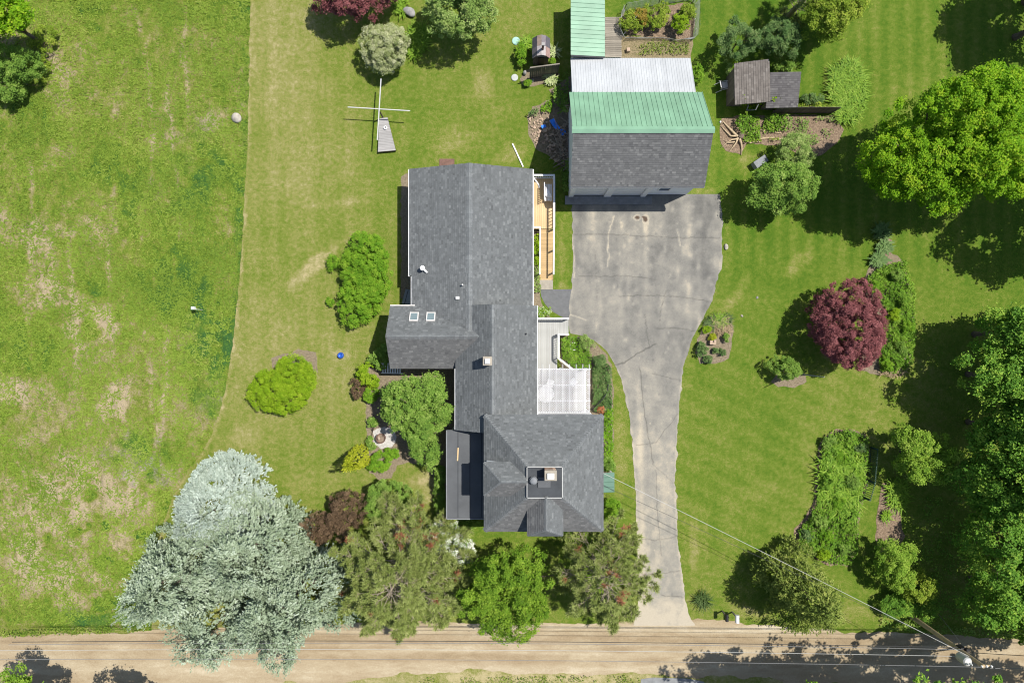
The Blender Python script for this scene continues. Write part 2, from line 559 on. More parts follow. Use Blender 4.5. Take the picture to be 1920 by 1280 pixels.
# worn patches seen in the lawn (photo survey): centre, half axes in metres, angle, amount
def patch(px, py, a, b, ang, amt):
    global dryv
    c = G(px, py); t = math.radians(ang)
    dx, dy = X - c.x, Y - c.y
    u = dx * math.cos(t) + dy * math.sin(t); v = -dx * math.sin(t) + dy * math.cos(t)
    d = np.sqrt((u / a) ** 2 + (v / b) ** 2) + (fbm(X * 1.3, Y * 1.3, 9) - .5) * 1.1
    dryv = dryv + .8 * amt * (1 - sstep(.3, 1.4, d)) * (.55 + .9 * fbm(X * 2.6, Y * 2.6, 14, 3))
for a in ((592, 495, 2.3, .55, 42, .5), (650, 378, 1.2, .35, 5, .4), (605, 385, 1, .3, 0, .3), (905, 155, .75, 1.4, 0, .33), (850, 265, 1.5, .9, 20, .33),
          (1495, 495, 1.4, .6, 48, .45), (1500, 590, .8, 1.5, 0, .2), (820, 915, 1.3, 1.6, 0, .4), (790, 900, 1.5, .5, 20, .3), (1300, 1040, .35, 3, 0, .35),
          (1380, 555, .5, 2.0, -30, .3), (1055, 540, .4, .5, 0, .4), (1320, 360, 1.2, .4, 10, .35), (1400, 300, 1.2, .6, 20, .3), (1770, 180, .3, 3, 0, .25),
          (1165, 850, .5, 4, 0, .25), (1055, 470, .35, 2, 0, .25), (1700, 180, 2, 1.6, 0, .18), (1600, 1150, 3, .7, 0, .25), (1420, 920, 1.6, 1, 10, .15),
          (520, 110, 3.5, 5, 0, .14), (560, 330, 3, 2.5, 0, .08), (1000, 1272, 9, .5, 0, .4), (1420, 1150, 2.2, .5, -8, .3), (450, 820, 2.2, 1, 40, .25),
          (610, 900, 2.6, 1.2, 0, .12), (640, 665, .6, .4, 0, .3), (1225, 1130, 1.8, 1, 0, .3), (960, 290, 1, .8, 0, .3)):
    patch(*a)
dryv += (sstep(48, 40, np.abs(X)) * sstep(34, 28, np.abs(Y))) * (.11 * np.sin(X * 5.2 + 1.5 * fbm(X * .1, Y * .1, 2)) * sstep(12, 17, X) * sstep(2, 8, Y) + .065 * np.sin((X * .5 + Y) * 4.4) * sstep(2, 12, X) * sstep(4, -4, Y) + .035 * np.sin(X * 4.6) * sstep(-4, -9, X))
dryv += .34 * sstep(-23.3, -24.2, Y)
# strip along the mown edge of the meadow
EDGE = pxxy([(471, -200), (470, 0), (468, 100), (466, 220), (463, 300), (456, 420), (448, 540), (437, 640), (425, 720), (410, 780), (395, 820), (378, 850), (352, 885), (325, 930), (300, 1000), (285, 1185)])
dedge = segdist(X, Y, EDGE)
dryv += .34 * (1 - sstep(.03, .22, dedge)) * (.4 + fbm(Y * 1.5, X * .1, 6, 3))
me = grid_mesh("lawn", X, Y, np.zeros_like(X), MAT['lawn'], {"dry": dryv})
o = link_mesh("lawn", me, None, "structure")

# --- meadow: rough uncut grass with real relief
m = M("meadow_turf", .95, .1)
dry = m.attr("dry")
n2 = m.noise(2.2, 6, .7); n3 = m.noise(9, 4, .75)
f = m.math('ADD', dry, m.math('MULTIPLY', m.math('SUBTRACT', n2, .5), .8))
f = m.math('ADD', f, m.math('MULTIPLY', m.math('SUBTRACT', n3, .5), 1.25), True)
k = m.ramp(f, [(0, (.046, .11, .02)), (.28, (.108, .174, .016)), (.5, (.168, .198, .036)), (.72, (.245, .218, .1)), (1, (.35, .29, .185))])
blue = m.ramp(m.attr("lush"), [(0, (1, 1, 1)), (1, (.76, .9, 1.3))])
k = m.mix(k, blue, 1, 'MULTIPLY')
g = m.ramp(m.noise(17, 3, .8), [(.28, (.66, .66, .64)), (.5, (1, 1, 1)), (.72, (1.35, 1.3, 1.25))])
m.col(m.mix(k, g, 1, 'MULTIPLY')).bump(m.noise(7, 5, .8), .1, 1)
MAT['meadow'] = m.m
ys = np.concatenate([[-21.15, -21.05], np.arange(-20.9, 26.5, .13), [27, 32, 45, 70]])
u = np.concatenate([[0, .35, .6], np.linspace(.7, 1, 190)])
xb = interp(EDGE, ys)
xl = -90.0
# columns: most of them between x=-38.5 and the mown edge
X = np.zeros((len(ys), len(u))); Y = np.zeros_like(X)
for j, y in enumerate(ys):
    X[j] = np.concatenate([[-90, -60, -45], np.linspace(-39, xb[j] + .22 * (float(fbm(np.array([y * 1.9]), np.array([.3]), 12, 4)[0]) - .5), 190)])
    Y[j] = y
dm = .44 + 1.05 * (fbm(X * .22, Y * .22, 21, 4) - .5) + .55 * (fbm(X * 1.6, Y * 1.3, 24, 4) - .5)
pc = lambda px, py: (G(px, py).x, G(px, py).y)
def ring(px, py, r, w, amt):
    c = pc(px, py)
    d = np.hypot(X - c[0], (Y - c[1]) * 1.02) + (fbm(X * .9, Y * .9, 31) - .5) * .9
    return amt * np.exp(-((d - r) / w) ** 2)

def blob(px, py, a, b, amt):
    c = pc(px, py)
    d = np.sqrt(((X - c[0]) / a) ** 2 + ((Y - c[1]) / b) ** 2) + (fbm(X * .8, Y * .8, 33) - .5) * 1.4
    return amt * (1 - sstep(.4, 1.2, d))
dm += blob(172, 603, 2.1, 2.1, .62) - blob(168, 622, .95, .9, .75)
for a in ((115, 160, 1.6, 3.2, .4), (90, 520, 1.2, 3.2, .4), (85, 440, 2.2, 1, .4), (15, 730, 1.8, 1.3, .5), (215, 755, 1.6, 1.2, .5), (60, 960, 4.5, 3.2, .5), (140, 1040, 5, 3.5, .3), (170, 920, 4, 2.5, .25),
          (245, 960, 2.2, 3.0, .34), (70, 1080, 4.2, 2.4, .36), (330, 890, 1.2, 1.2, .35), (400, 230, 1.4, .8, .5), (120, 290, 1.8, 1.4, .3), (150, 850, 2.4, 1.2, .25), (250, 880, 2, 1.2, .3)):
    dm += blob(*a)
for px, w, y0, y1 in ((283, .2, -5, 560), (352, .16, 0, 240), (322, .15, 130, 300), (288, .2, 560, 900), (310, .2, 600, 900), (140, .2, 420, 760), (270, .16, 420, 640), (262, .2, 0, 300), (210, .22, 300, 760), (330, .14, 300, 560), (60, .25, 260, 700), (240, .2, 700, 1000)):
    xw = G(px, 0).x + .25 * np.sin(Y * .5 + px) + .12 * np.sin(Y * 1.7)
    g = np.exp(-((X - xw) / w) ** 2) * sstep(0, .8, (G(0, y1).y * -1 + Y)) * sstep(0, .8, G(0, y0).y - Y)
    dm += .42 * g * sstep(.3, .62, fbm(X * 1.6, Y * .7, 37, 4))
for px, py, r in ((200, 985, .55), (170, 930, .6), (140, 1000, .5), (235, 1060, 1.2), (160, 985, .5), (210, 1130, 1.6), (60, 915, .5), (265, 1000, .5), (285, 895, .5), (120, 910, .5), (345, 1000, .8), (190, 1050, .8)):
    dm -= blob(px, py, r * 1.2, r, .6) * sstep(.3, .6, fbm(X * 2.2, Y * 2.2, 23, 3))
lush = np.clip(blob(400, 660, 2.2, 4.5, .9) + blob(270, 860, 3, 2, .8) + blob(190, 1160, 3.5, .9, 1.2) + blob(370, 300, 2, 4, .5) + blob(452, 480, .5, 9, .6) + blob(462, 200, .45, 8, .5) + blob(300, 380, 3, 2, .35), 0, 1)
lush = lush * sstep(.25, .6, fbm(X * 1.1, Y * 1.1, 19, 3))
dm -= lush * .34
dm -= blob(330, 520, 3, 3, .25) + blob(110, 830, 2, 1.2, .2)
hh = .02 + .09 * (vnoise(X * 4.3, Y * 4.3, 47) - .35).clip(0) + .05 * fbm(X * .35, Y * .35, 41, 3) + .15 * (fbm(X * 2.4, Y * 2.4, 43, 3) - .25).clip(0) + .05 * vnoise(X * 6.1, Y * 6.1, 45)
edge_fade = sstep(0, .35, np.abs(X - xb[:, None])) * sstep(-21.1, -20.4, Y)
Z = .006 + hh * (.25 + .75 * edge_fade)
me = grid_mesh("meadow", X, Y, Z, MAT['meadow'], {"dry": dm, "lush": lush}, smooth=False)
link_mesh("meadow", me, None, "structure")


def blades(P, nb, L, w, lean, rng, up0=.9):
    """arching two-segment blades at base points P -> V,F (quads), per face tint"""
    N = len(P) * nb
    base = np.repeat(P, nb, 0)
    a = rng.random(N) * 2 * np.pi
    l = L * (.6 + .7 * rng.random(N))
    ln = lean * (.4 + 1.2 * rng.random(N))
    d = np.stack([np.cos(a), np.sin(a), np.zeros(N)], 1)
    s = np.stack([-np.sin(a), np.cos(a), np.zeros(N)], 1) * (w * (.7 + .6 * rng.random(N)))[:, None]
    base = base + d * (.12 * L * rng.random(N))[:, None]
    mid = base + d * (l * .38 * ln)[:, None] + np.array([0, 0, 1]) * (l * .62 * up0)[:, None]
    tip = base + d * (l * .95 * ln)[:, None] + np.array([0, 0, 1]) * (l * .72 * up0)[:, None]
    V = np.stack([base - s * .6, base + s * .6, mid + s, mid - s, tip + s * .25, tip - s * .25], 1).reshape(-1, 3)
    i = np.arange(N)[:, None] * 6
    F = np.concatenate([i + np.array([[0, 1, 2, 3]]), i + np.array([[3, 2, 4, 5]])], 1).reshape(-1, 4)
    return V, F, np.repeat(np.clip(rng.normal(.5, .22, N), 0, 1), 2)

# meadow tufts: uncountable -> one object of kind stuff
rng = np.random.default_rng(5)
N = 60000
px_ = rng.random(N) * 24 - 38.5; py_ = rng.random(N) * 46 - 20.5
ok = px_ < interp(EDGE, py_) - .1
px_, py_ = px_[ok], py_[ok]
dn = fbm(px_ * .7, py_ * .7, 51, 3)
ok = dn + rng.normal(0, .14, len(dn)) > .42
P = np.stack([px_[ok], py_[ok], np.full(ok.sum(), .04)], 1)
V, F, T = blades(P, 3, .24, .035, .9, rng)
T = np.clip(T * .55 + .6 * (fbm(np.repeat(P[:, 0], 6) * .4, np.repeat(P[:, 1], 6) * .4, 55) - .25), 0, 1)
tag(link_mesh("meadow_grass", np_mesh("meadow_grass", V, F, LF['meadow'], T), None), "tufts of long uncut grass growing in the rough meadow", "grass", None, "stuff")

# --- driveway
DL = pxxy([(1072, 368), (1073, 430), (1074, 480), (1072, 543), (1068, 575), (1067, 600), (1069, 625), (1090, 629), (1115, 638), (1135, 656), (1150, 680), (1162, 705), (1172, 740), (1181, 790), (1187, 850), (1191, 920), (1194, 1000), (1196, 1060), (1198, 1110), (1196, 1140), (1188, 1168)])
DR = pxxy([(1351, 362), (1353, 400), (1355, 440), (1354, 480), (1350, 510), (1340, 545), (1328, 575), (1312, 605), (1298, 635), (1287, 662), (1281, 690), (1276, 740), (1272, 800), (1269, 860), (1267, 920), (1269, 970), (1274, 1030), (1280, 1080), (1284, 1125), (1291, 1150), (1300, 1168)])
m = M("old_asphalt", .9, .25)
f = m.math('ADD', m.attr("sand"), m.math('MULTIPLY', m.math('SUBTRACT', m.noise(1.1, 6, .68), .5), .8))
f = m.math('ADD', f, m.math('MULTIPLY', m.math('SUBTRACT', m.noise(9, 4, .75), .5), .35), True)
k = m.ramp(f, [(0, (.11, .108, .1)), (.35, (.178, .172, .153)), (.65, (.25, .236, .2)), (1, (.39, .345, .265))])
k = m.mix(k, (.05, .048, .044), m.math('MULTIPLY', m.attr("crack"), .85))
k = m.mix(k, (.075, .05, .032), m.attr("puddle"))
rg = m.math('SUBTRACT', .9, m.math('MULTIPLY', m.attr("puddle"), .75)); m.l.new(rg, m.p.inputs["Roughness"])
m.col(m.mix(k, m.ramp(m.noise(40, 2, .8), [(.3, (.8, .8, .8)), (.7, (1.2, 1.2, 1.2))]), 1, 'MULTIPLY'))
MAT['asphalt'] = m.m
ys = np.arange(G(0, 1172).y, G(0, 364).y, .06)
xl_, xr_ = interp(DL, ys), interp(DR, ys)
jl = .1 * (fbm(ys * 2.5, ys * 0, 61) - .5) * 2; jr = .2 * (fbm(ys * 1.6, ys * 0 + 4, 62) - .5) * 2
t = np.linspace(0, 1, 130)
X = (xl_ + jl)[:, None] * (1 - t) + (xr_ + jr)[:, None] * t
Y = np.repeat(ys[:, None], 130, 1)
low = sstep(G(0, 600).y, G(0, 760).y, Y)
sand = .38 + .3 * sstep(G(0, 620).y, G(0, 860).y, Y) + .2 * (fbm(X * .35, Y * .25, 64) - .5) * 2
sand += .22 * (fbm(X * 1.4, Y * .35, 65, 3) - .5) * 2
dx = np.minimum(X - xl_[:, None], xr_[:, None] - X)
sand += .4 * (1 - sstep(.02, .22, dx)) * fbm(X * 1.5, Y * 1.5, 92, 3)
for px, w in ((1178, .22), (1212, .2), (1240, .35), (1165, .2), (1290, .25), (1110, .4)):
    sand += .22 * np.exp(-((X - G(px, 0).x) / w) ** 2) * sstep(.35, .6, fbm(X * .7, Y * .3, 67 + px)) * sstep(G(0, 640).y, G(0, 560).y, Y)
sand -= .3 * np.exp(-(((X - G(1330, 0).x) / 1) ** 2)) * sstep(G(0, 560).y, G(0, 520).y, Y) * fbm(X, Y, 68)
sand += .25 * np.exp(-((X - (G(1198, 0).x + .03 * (Y + 3) * -.6)) / .25) ** 2) * sstep(G(0, 690).y, G(0, 730).y, Y)
rng = np.random.default_rng(17)
for i in range(60):
    px = rng.uniform(1085, 1345); py = rng.uniform(380, 640)
    c = G(px, py); r = rng.uniform(.06, .22)
    sand += rng.uniform(.1, .38) * np.exp(-(((X - c.x + .12 * (fbm(X * 5, Y * 5, 3) - .5)) / r) ** 2 + ((Y - c.y + .15 * (fbm(X * 5, Y * 5, 8) - .5)) / (r * rng.uniform(.6, 3.2))) ** 2))
for i in range(240):
    px = rng.uniform(1080, 1345); py = rng.uniform(380, 1120)
    c = G(px, py); r = rng.uniform(.03, .09)
    sand += rng.uniform(-.35, .45) * np.exp(-(((X - c.x) / r) ** 2 + ((Y - c.y) / (r * rng.uniform(.6, 2))) ** 2))
crack = np.zeros_like(X)
def crackline(pts, w, amt, jit=.1):
    global crack
    p = pxxy(pts)
    jx = (fbm(Y * 3.1, X * 3.1, 71) - .5) * jit * 2; jy = (fbm(X * 3.3, Y * 3.3, 73) - .5) * jit * 2
    d = segdist(X + jx, Y + jy, p)
    crack = np.maximum(crack, amt * np.exp(-(d / w) ** 2))
for pts, w, a in (([(1148, 655 + 30), (1170, 680), (1200, 660), (1230, 645)], .05, .8), ([(1075, 440), (1150, 440), (1260, 445), (1350, 446)], .035, .55), ([(1085, 518), (1190, 518), (1230, 524)], .035, .5),
                  ([(1210, 588), (1212, 620), (1218, 650)], .03, .6), ([(1236, 600), (1245, 550), (1250, 545)], .03, .55), ([(1230, 615), (1270, 615), (1310, 622)], .035, .6), ([(1160, 555), (1220, 553), (1270, 556), (1340, 566)], .03, .6),
                  ([(1200, 690), (1206, 760), (1216, 820), (1225, 870)], .04, .6), ([(1222, 700), (1258, 708), (1275, 712)], .03, .5), ([(1190, 835), (1230, 830), (1270, 775)], .03, .5), ([(1230, 880), (1232, 960), (1240, 1040)], .03, .45),
                  ([(1195, 1010), (1230, 1012), (1270, 1005)], .035, .5), ([(1205, 1075), (1240, 1074), (1275, 1070)], .035, .5), ([(1240, 1115), (1280, 1118)], .04, .6), ([(1225, 870), (1262, 905)], .025, .4), ([(1115, 460), (1120, 560)], .02, .4)):
    crackline(pts, w, a)
crackpale = np.zeros_like(X)
jx = (fbm(Y * 2.1, X * 2.1, 77) - .5) * .25
for pts in ([(1142, 430), (1140, 500)], [(1150, 405), (1143, 430)], [(1073, 440), (1077, 520)], [(1270, 430), (1274, 460)], [(1100, 600), (1072, 590)]):
    crackpale = np.maximum(crackpale, np.exp(-(segdist(X + jx, Y, pxxy(pts)) / .05) ** 2))
sand += crackpale * .5
pud = np.zeros_like(X)
for px, py, a, b in ((1195, 408, .22, .17), (1210, 411, .2, .26), (1206, 407, .15, .1)):
    c = G(px, py)
    pud = np.maximum(pud, 1 - sstep(.7, 1.05, np.sqrt(((X - c.x) / a) ** 2 + ((Y - c.y) / b) ** 2)))
rim = np.zeros_like(X)
for px, py, a, b in ((1195, 408, .32, .27), (1210, 411, .3, .36)):
    c = G(px, py)
    rim = np.maximum(rim, 1 - sstep(.8, 1.05, np.sqrt(((X - c.x) / a) ** 2 + ((Y - c.y) / b) ** 2)))
sand += rim * .4
c = G(1209, 428); sand += .45 * np.exp(-(((X - c.x) / .16) ** 2 + ((Y - c.y) / .45) ** 2))
sand += .42 * sstep(G(0, 1105).y, G(0, 1150).y, Y + .5 * (fbm(X * .9, Y * .9, 90, 3) - .5) * 2)
sand -= .02
sand += .3 * (fbm(X * .9, Y * .7, 95, 5) - .5) * sstep(G(0, 620).y, G(0, 520).y, Y) * 2
sand += .35 * (fbm(X * 2.6, Y * 2.0, 91, 4) - .5)
me = grid_mesh("driveway", X, Y, np.full_like(X, .016), MAT['asphalt'], {"sand": sand, "crack": crack, "puddle": pud})
link_mesh("driveway", me, None, "structure")

# darker apron to the front path
ap = pxxy([(1013, 543), (1073.5, 542), (1069.5, 575), (1068.5, 600), (1069, 625), (1066, 600), (1050, 592), (1034, 583), (1022, 570), (1015, 556)])
mb = MB(); mb.prism([Vector((a, b, .012)) for a, b in ap], .01, direction=Vector((0, 0, 1)))
MAT['apron'] = plain("dark_patch_asphalt", (.125, .128, .13), .9, .15, 3)
o = mb.build("path", MAT['apron'], None, "structure")

# --- dirt road
m = M("dirt_road", .95, .1)
f = m.math('ADD', m.attr("track"), m.math('MULTIPLY', m.math('SUBTRACT', m.noise(1.2, 7, .75, stretch=(.4, 1.3, 1), dist=.6), .5), 1.0))
f = m.math('ADD', f, m.math('MULTIPLY', m.math('SUBTRACT', m.noise(7, 5, .8), .5), .6), True)
k = m.ramp(f, [(0, (.19, .142, .085)), (.35, (.28, .215, .132)), (.65, (.36, .295, .195)), (1, (.49, .43, .315))])
m.col(m.mix(k, m.ramp(m.noise(34, 2, .8), [(.3, (.84, .84, .84)), (.7, (1.16, 1.16, 1.16))]), 1, 'MULTIPLY')).bump(m.noise(9, 4, .7), .02, .7)
MAT['road'] = m.m
xs = np.concatenate([[-300, -120, -60], np.arange(-40, 40.1, .2), [60, 120, 300]])
top = np.interp(xs, [G(p, 0).x for p in (-100, 0, 300, 700, 1180, 1330, 1450, 1580, 1700, 1920, 2100)], [G(0, q).y for q in (1192, 1191, 1181, 1166, 1166, 1160, 1172, 1184, 1186, 1200, 1206)])
bot = np.interp(xs, [G(p, 0).x for p in (-100, 300, 640, 800, 1200, 1330, 1920, 2100)], [G(0, q).y for q in (1300, 1296, 1276, 1262, 1258, 1270, 1300, 1310)])
top = top + .3 * (fbm(xs * 1.1, xs * 0, 81) - .5) * 2; bot = bot + .5 * (fbm(xs * .6, xs * 0, 83) - .5) * 2
t = np.linspace(0, 1, 100)
X = np.repeat(xs[:, None], 100, 1); Y = bot[:, None] * (1 - t) + top[:, None] * t
X = X.T.copy(); Y = Y.T.copy()
tr = .45 + .2 * (fbm(X * .09, Y * 1.8, 85, 5) - .5) * 2 + .3 * (fbm(X * .5, Y * .9, 86, 4) - .5) + .12 * (fbm(X * .3, Y * 4, 87, 3) - .5)
for py, w, a in ((1186, .12, .25), (1200, .16, -.2), (1211, .1, .3), (1222, .12, .28), (1190, .08, -.25), (1232, .3, -.1), (1255, .5, .4), (1176, .35, .4)):
    yy = G(0, py).y + .12 * np.sin(X * .25 + py)
    tr += .45 * a * np.exp(-((Y - yy) / w) ** 2) * (.5 + fbm(X * .2, Y, 89 + py))
me = grid_mesh("road", X, Y, np.full_like(X, .01) , MAT['road'], {"track": tr})
link_mesh("road", me, None, "structure")
ap = pxxy([(1200, 1292), (1202, 1272), (1225, 1269), (1290, 1271), (1320, 1277), (1325, 1292)])
MB().prism([Vector((a, b, .02)) for a, b in ap], .01, direction=Vector((0, 0, 1))).build("asphalt_patch", MAT['greyconcrete'], None, "structure")

# --- planting beds
def bed(pts, m, z=.014, wob=.12):
    p = pxxy(pts)
    q = []
    n = len(p)
    for i in range(n):
        a, b = p[i], p[(i + 1) % n]
        L = math.hypot(b[0] - a[0], b[1] - a[1]); k = max(1, int(L / .3))
        for j in range(k):
            s = j / k
            q.append(Vector((a[0] + (b[0] - a[0]) * s + random.uniform(-wob, wob) * .6, a[1] + (b[1] - a[1]) * s + random.uniform(-wob, wob) * .6, z)))
    if polyn(q).z < 0: q.reverse()
    return MB().prism(q, .012, direction=Vector((0, 0, 1))).build("flower_bed", m, None, "structure")
B_RIGHT = [(1640, 475), (1662, 466), (1690, 485), (1710, 545), (1714, 620), (1704, 690), (1680, 703), (1640, 702), (1610, 692), (1620, 640), (1630, 580), (1620, 530)]
B_LONG = [(1537, 830), (1560, 806), (1590, 803), (1625, 815), (1630, 850), (1622, 920), (1612, 965), (1605, 1040), (1590, 1060), (1555, 1060), (1515, 1040), (1490, 1020), (1490, 990), (1510, 970), (1525, 940), (1530, 890)]
B_BARN = [(1352, 224), (1380, 218), (1470, 214), (1570, 218), (1582, 245), (1570, 268), (1540, 290), (1505, 295), (1470, 275), (1420, 270), (1400, 268), (1390, 290), (1362, 285), (1350, 262)]
B_ISLE = [(1322, 603), (1345, 588), (1368, 592), (1375, 612), (1372, 645), (1366, 672), (1340, 683), (1312, 680), (1303, 662), (1308, 635)]
B_EAST = [(1050, 628), (1090, 630), (1114, 640), (1134, 660), (1146, 684), (1150, 720), (1150, 860), (1150, 890), (1120, 890), (1100, 770), (1100, 695), (1050, 690)]
B_MULCH = [(1655, 905), (1685, 900), (1690, 935), (1690, 985), (1696, 1005), (1680, 1030), (1650, 1040), (1640, 1010), (1645, 960)]
B_WEST = [(686, 690), (860, 690), (860, 815), (840, 820), (838, 975), (820, 970), (818, 905), (800, 872), (765, 866), (745, 872), (735, 895), (715, 902), (692, 885), (692, 850), (686, 780), (686, 740)]
B_ROCK = [(988, 220), (1000, 200), (1030, 186), (1075, 180), (1075, 330), (1040, 300), (1003, 278), (990, 250)]
B_PLAY = [(975, 150), (985, 130), (1000, 128), (1050, 140), (1046, 150), (1010, 160), (985, 164)]
B_VEG = [(1168, 28), (1230, 14), (1296, 4), (1302, 40), (1300, 74), (1240, 72), (1170, 66)]
B_DRY = [(1166, 66), (1300, 74), (1296, 112), (1160, 112)]
bed(B_RIGHT, MAT['soil']); bed(B_LONG, MAT['mulch']); bed(B_BARN, MAT['mulch']); bed(B_ISLE, MAT['soil']); bed(B_EAST, MAT['soil'])
bed(B_MULCH, MAT['mulch']); bed(B_WEST, MAT['soil']); bed(B_ROCK, MAT['soil']); bed(B_PLAY, MAT['soil']); bed(B_VEG, MAT['mulch'], .018); bed(B_DRY, MAT['drybed'], .014)
bed([(1000, 430), (1013, 430), (1013, 560), (1030, 595), (1000, 600)], MAT['soil'])
bed([(1445, 715), (1460, 700), (1510, 700), (1512, 716), (1490, 728), (1460, 724)], MAT['soil'])
bed([(700, 808), (715, 800), (738, 803), (745, 820), (735, 838), (715, 842), (700, 832)], MAT['gravel'], .022, .12)
bed([(1637, 480), (1655, 440), (1672, 450), (1665, 500), (1645, 510)], MAT['mulch'], .018)
bed([(1030, 170), (1075, 140), (1075, 180), (1040, 186)], MAT['soil'], .018)
bed([(508, 672), (560, 655), (592, 660), (596, 700), (580, 690), (540, 680), (510, 690)], MAT['soil'], .012)
bed([(752, 330), (775, 318), (775, 560), (752, 560)], MAT['soil'], .012)

# ------------------------------------------------------------------ building helpers
def roof_plane(name, P, parent, m_tab, thick=.14, exposure=.145, seed=0, slab_mat=None, kids=True):
    """a roof slope: a solid slab with real overlapping shingle tabs; P counter-clockwise from above, P0-P1 = eave"""
    P = [Vector(p) for p in P]
    u = (P[1] - P[0]).normalized()
    n = polyn(P)
    if n.z < 0:
        P.reverse(); P = [P[-2], P[-1]] + P[:-2]
        u = (P[1] - P[0]).normalized(); n = polyn(P)
    v = n.cross(u)
    slab = MB().prism(P, thick).build(name, slab_mat or MAT['slab'], parent)
    uv = [((p - P[0]).dot(u), (p - P[0]).dot(v)) for p in P]
    vmax = max(q[1] for q in uv)
    rng = np.random.default_rng(seed + 100)
    vs, fs, ts = [], [], []
    kx = 0
    y = -.02
    while y < vmax - .02:
        ym = min(max(y + exposure * .5, .004), vmax - .004)
        xsn = []
        for i in range(len(uv)):
            a, b = uv[i], uv[(i + 1) % len(uv)]
            if (a[1] > ym) != (b[1] > ym):
                xsn.append(a[0] + (b[0] - a[0]) * (ym - a[1]) / (b[1] - a[1]))
        if len(xsn) >= 2:
            x0, x1 = min(xsn) - .015, max(xsn) + .015
            x = x0 - rng.random() * .3
            while x < x1:
                w = rng.choice([.13, .18, .25, .34], p=[.3, .35, .25, .1])
                a, b = max(x, x0), min(x + w, x1)
                if b - a > .03:
                    t = np.clip(rng.normal(.42, .11) + (.28 if rng.random() < .18 else 0) - (.16 if rng.random() < .15 else 0), 0, 1)
                    lift = .022 + .01 * rng.random()
                    yt = min(y + exposure * 1.1, vmax)
                    q = [P[0] + u * xx + v * yy + n * h for xx, yy, h in ((a, y, .002), (b, y, .002), (a, y, lift), (b, y, lift), (b, yt, .005), (a, yt, .005))]
                    vs += q; fs += [(kx, kx + 1, kx + 3, kx + 2), (kx + 2, kx + 3, kx + 4, kx + 5)]; ts += [t * .7, t]  # butt face tinted darker: course shadow line painted into the colour
                    kx += 6
                x += w
        y += exposure
    o0 = org(parent)
    V = np.array([tuple(p - o0) for p in vs]); F = np.array(fs)
    link_mesh("shingles", np_mesh("shingles", V, F, m_tab, np.array(ts)), slab, "stuff")
    return slab


def ridge_cap(p0, p1, s1, s2, parent, m=None, w=.2, lift=.03):
    """row of cap shingles along a ridge or hip from p0 to p1; s1/s2 = side directions falling along each slope"""
    p0, p1 = Vector(p0), Vector(p1)
    L = (p1 - p0).length
    k = max(2, int(L / .3))
    d = (p1 - p0) / k
    up = Vector((0, 0, lift))
    rng = np.random.default_rng(int(L * 1000))
    mb = MB()
    s1, s2 = Vector(s1) * w, Vector(s2) * w
    for i in range(k):
        a = p0 + d * i; b = a + d * 1.06
        u1, u2 = up, up * .7
        t = rng.uniform(.1, 1)
        mb.add([a + s1 + u1 * .7, a + u1, a + s2 + u1 * .7, b + s1 + u2 * .6, b + u2, b + s2 + u2 * .6,
                a + s1 * 1.02 - up * .5, a + s2 * 1.02 - up * .5, b + s1 * 1.02 - up * .5, b + s2 * 1.02 - up * .5],
               [(0, 3, 4, 1), (1, 4, 5, 2), (6, 0, 1, 2, 7), (6, 8, 3, 0), (7, 2, 5, 9)], t)
    return mb.build("ridge_cap", m or MAT['ridge'], parent, "stuff")


def slope_dir(horizontal, drop):
    """unit-ish side vector: 1 m horizontally along 'horizontal' falling by drop"""
    return Vector((horizontal[0], horizontal[1], -drop))


def walls(name, x0, x1, y0, y1, z0, z1, parent, m, gables=()):
    """box of clapboard walls; gables = list of (side, ridge coordinate, apex z)"""
    mb = MB()
    mb.box(((x0 + x1) / 2, (y0 + y1) / 2, (z0 + z1) / 2), (x1 - x0, y1 - y0, z1 - z0))
    for side, rc, za in gables:
        if side in 'NS':
            y = y1 if side == 'N' else y0
            s = .1 if side == 'N' else -.1
            t = [Vector((x0, y, z1)), Vector((x1, y, z1)), Vector((rc, y, za))]
            mb.add(t + [p - Vector((0, s, 0)) for p in t], [(0, 1, 2), (5, 4, 3), (0, 3, 4, 1), (1, 4, 5, 2), (2, 5, 3, 0)])
        else:
            x = x1 if side == 'E' else x0
            s = .1 if side == 'E' else -.1
            t = [Vector((x, y0, z1)), Vector((x, y1, z1)), Vector((x, rc, za))]
            mb.add(t + [p - Vector((s, 0, 0)) for p in t], [(0, 1, 2), (5, 4, 3), (0, 3, 4, 1), (1, 4, 5, 2), (2, 5, 3, 0)])
    return mb.build(name, m, parent)


def clapboards(x0, y0, x1, y1, z0, z1, parent, m, step=.16):
    """real clapboard courses on one wall face from (x0,y0) to (x1,y1) (outside on the right-hand side)"""
    a, b = Vector((x0, y0, 0)), Vector((x1, y1, 0))
    d = (b - a).normalized(); nrm = Vector((d.y, -d.x, 0))
    mb = MB()
    z = z0
    while z < z1 - .05:
        zt = min(z + step, z1)
        mb.add([a + nrm * .022 + Vector((0, 0, z)), b + nrm * .022 + Vector((0, 0, z)), b + nrm * .006 + Vector((0, 0, zt)), a + nrm * .006 + Vector((0, 0, zt)),
                a + nrm * .003 + Vector((0, 0, z)), b + nrm * .003 + Vector((0, 0, z))], [(0, 1, 2, 3), (4, 5, 1, 0)], random.random())
        z += step
    o = mb.build("clapboard", m, parent, "stuff")
    return o


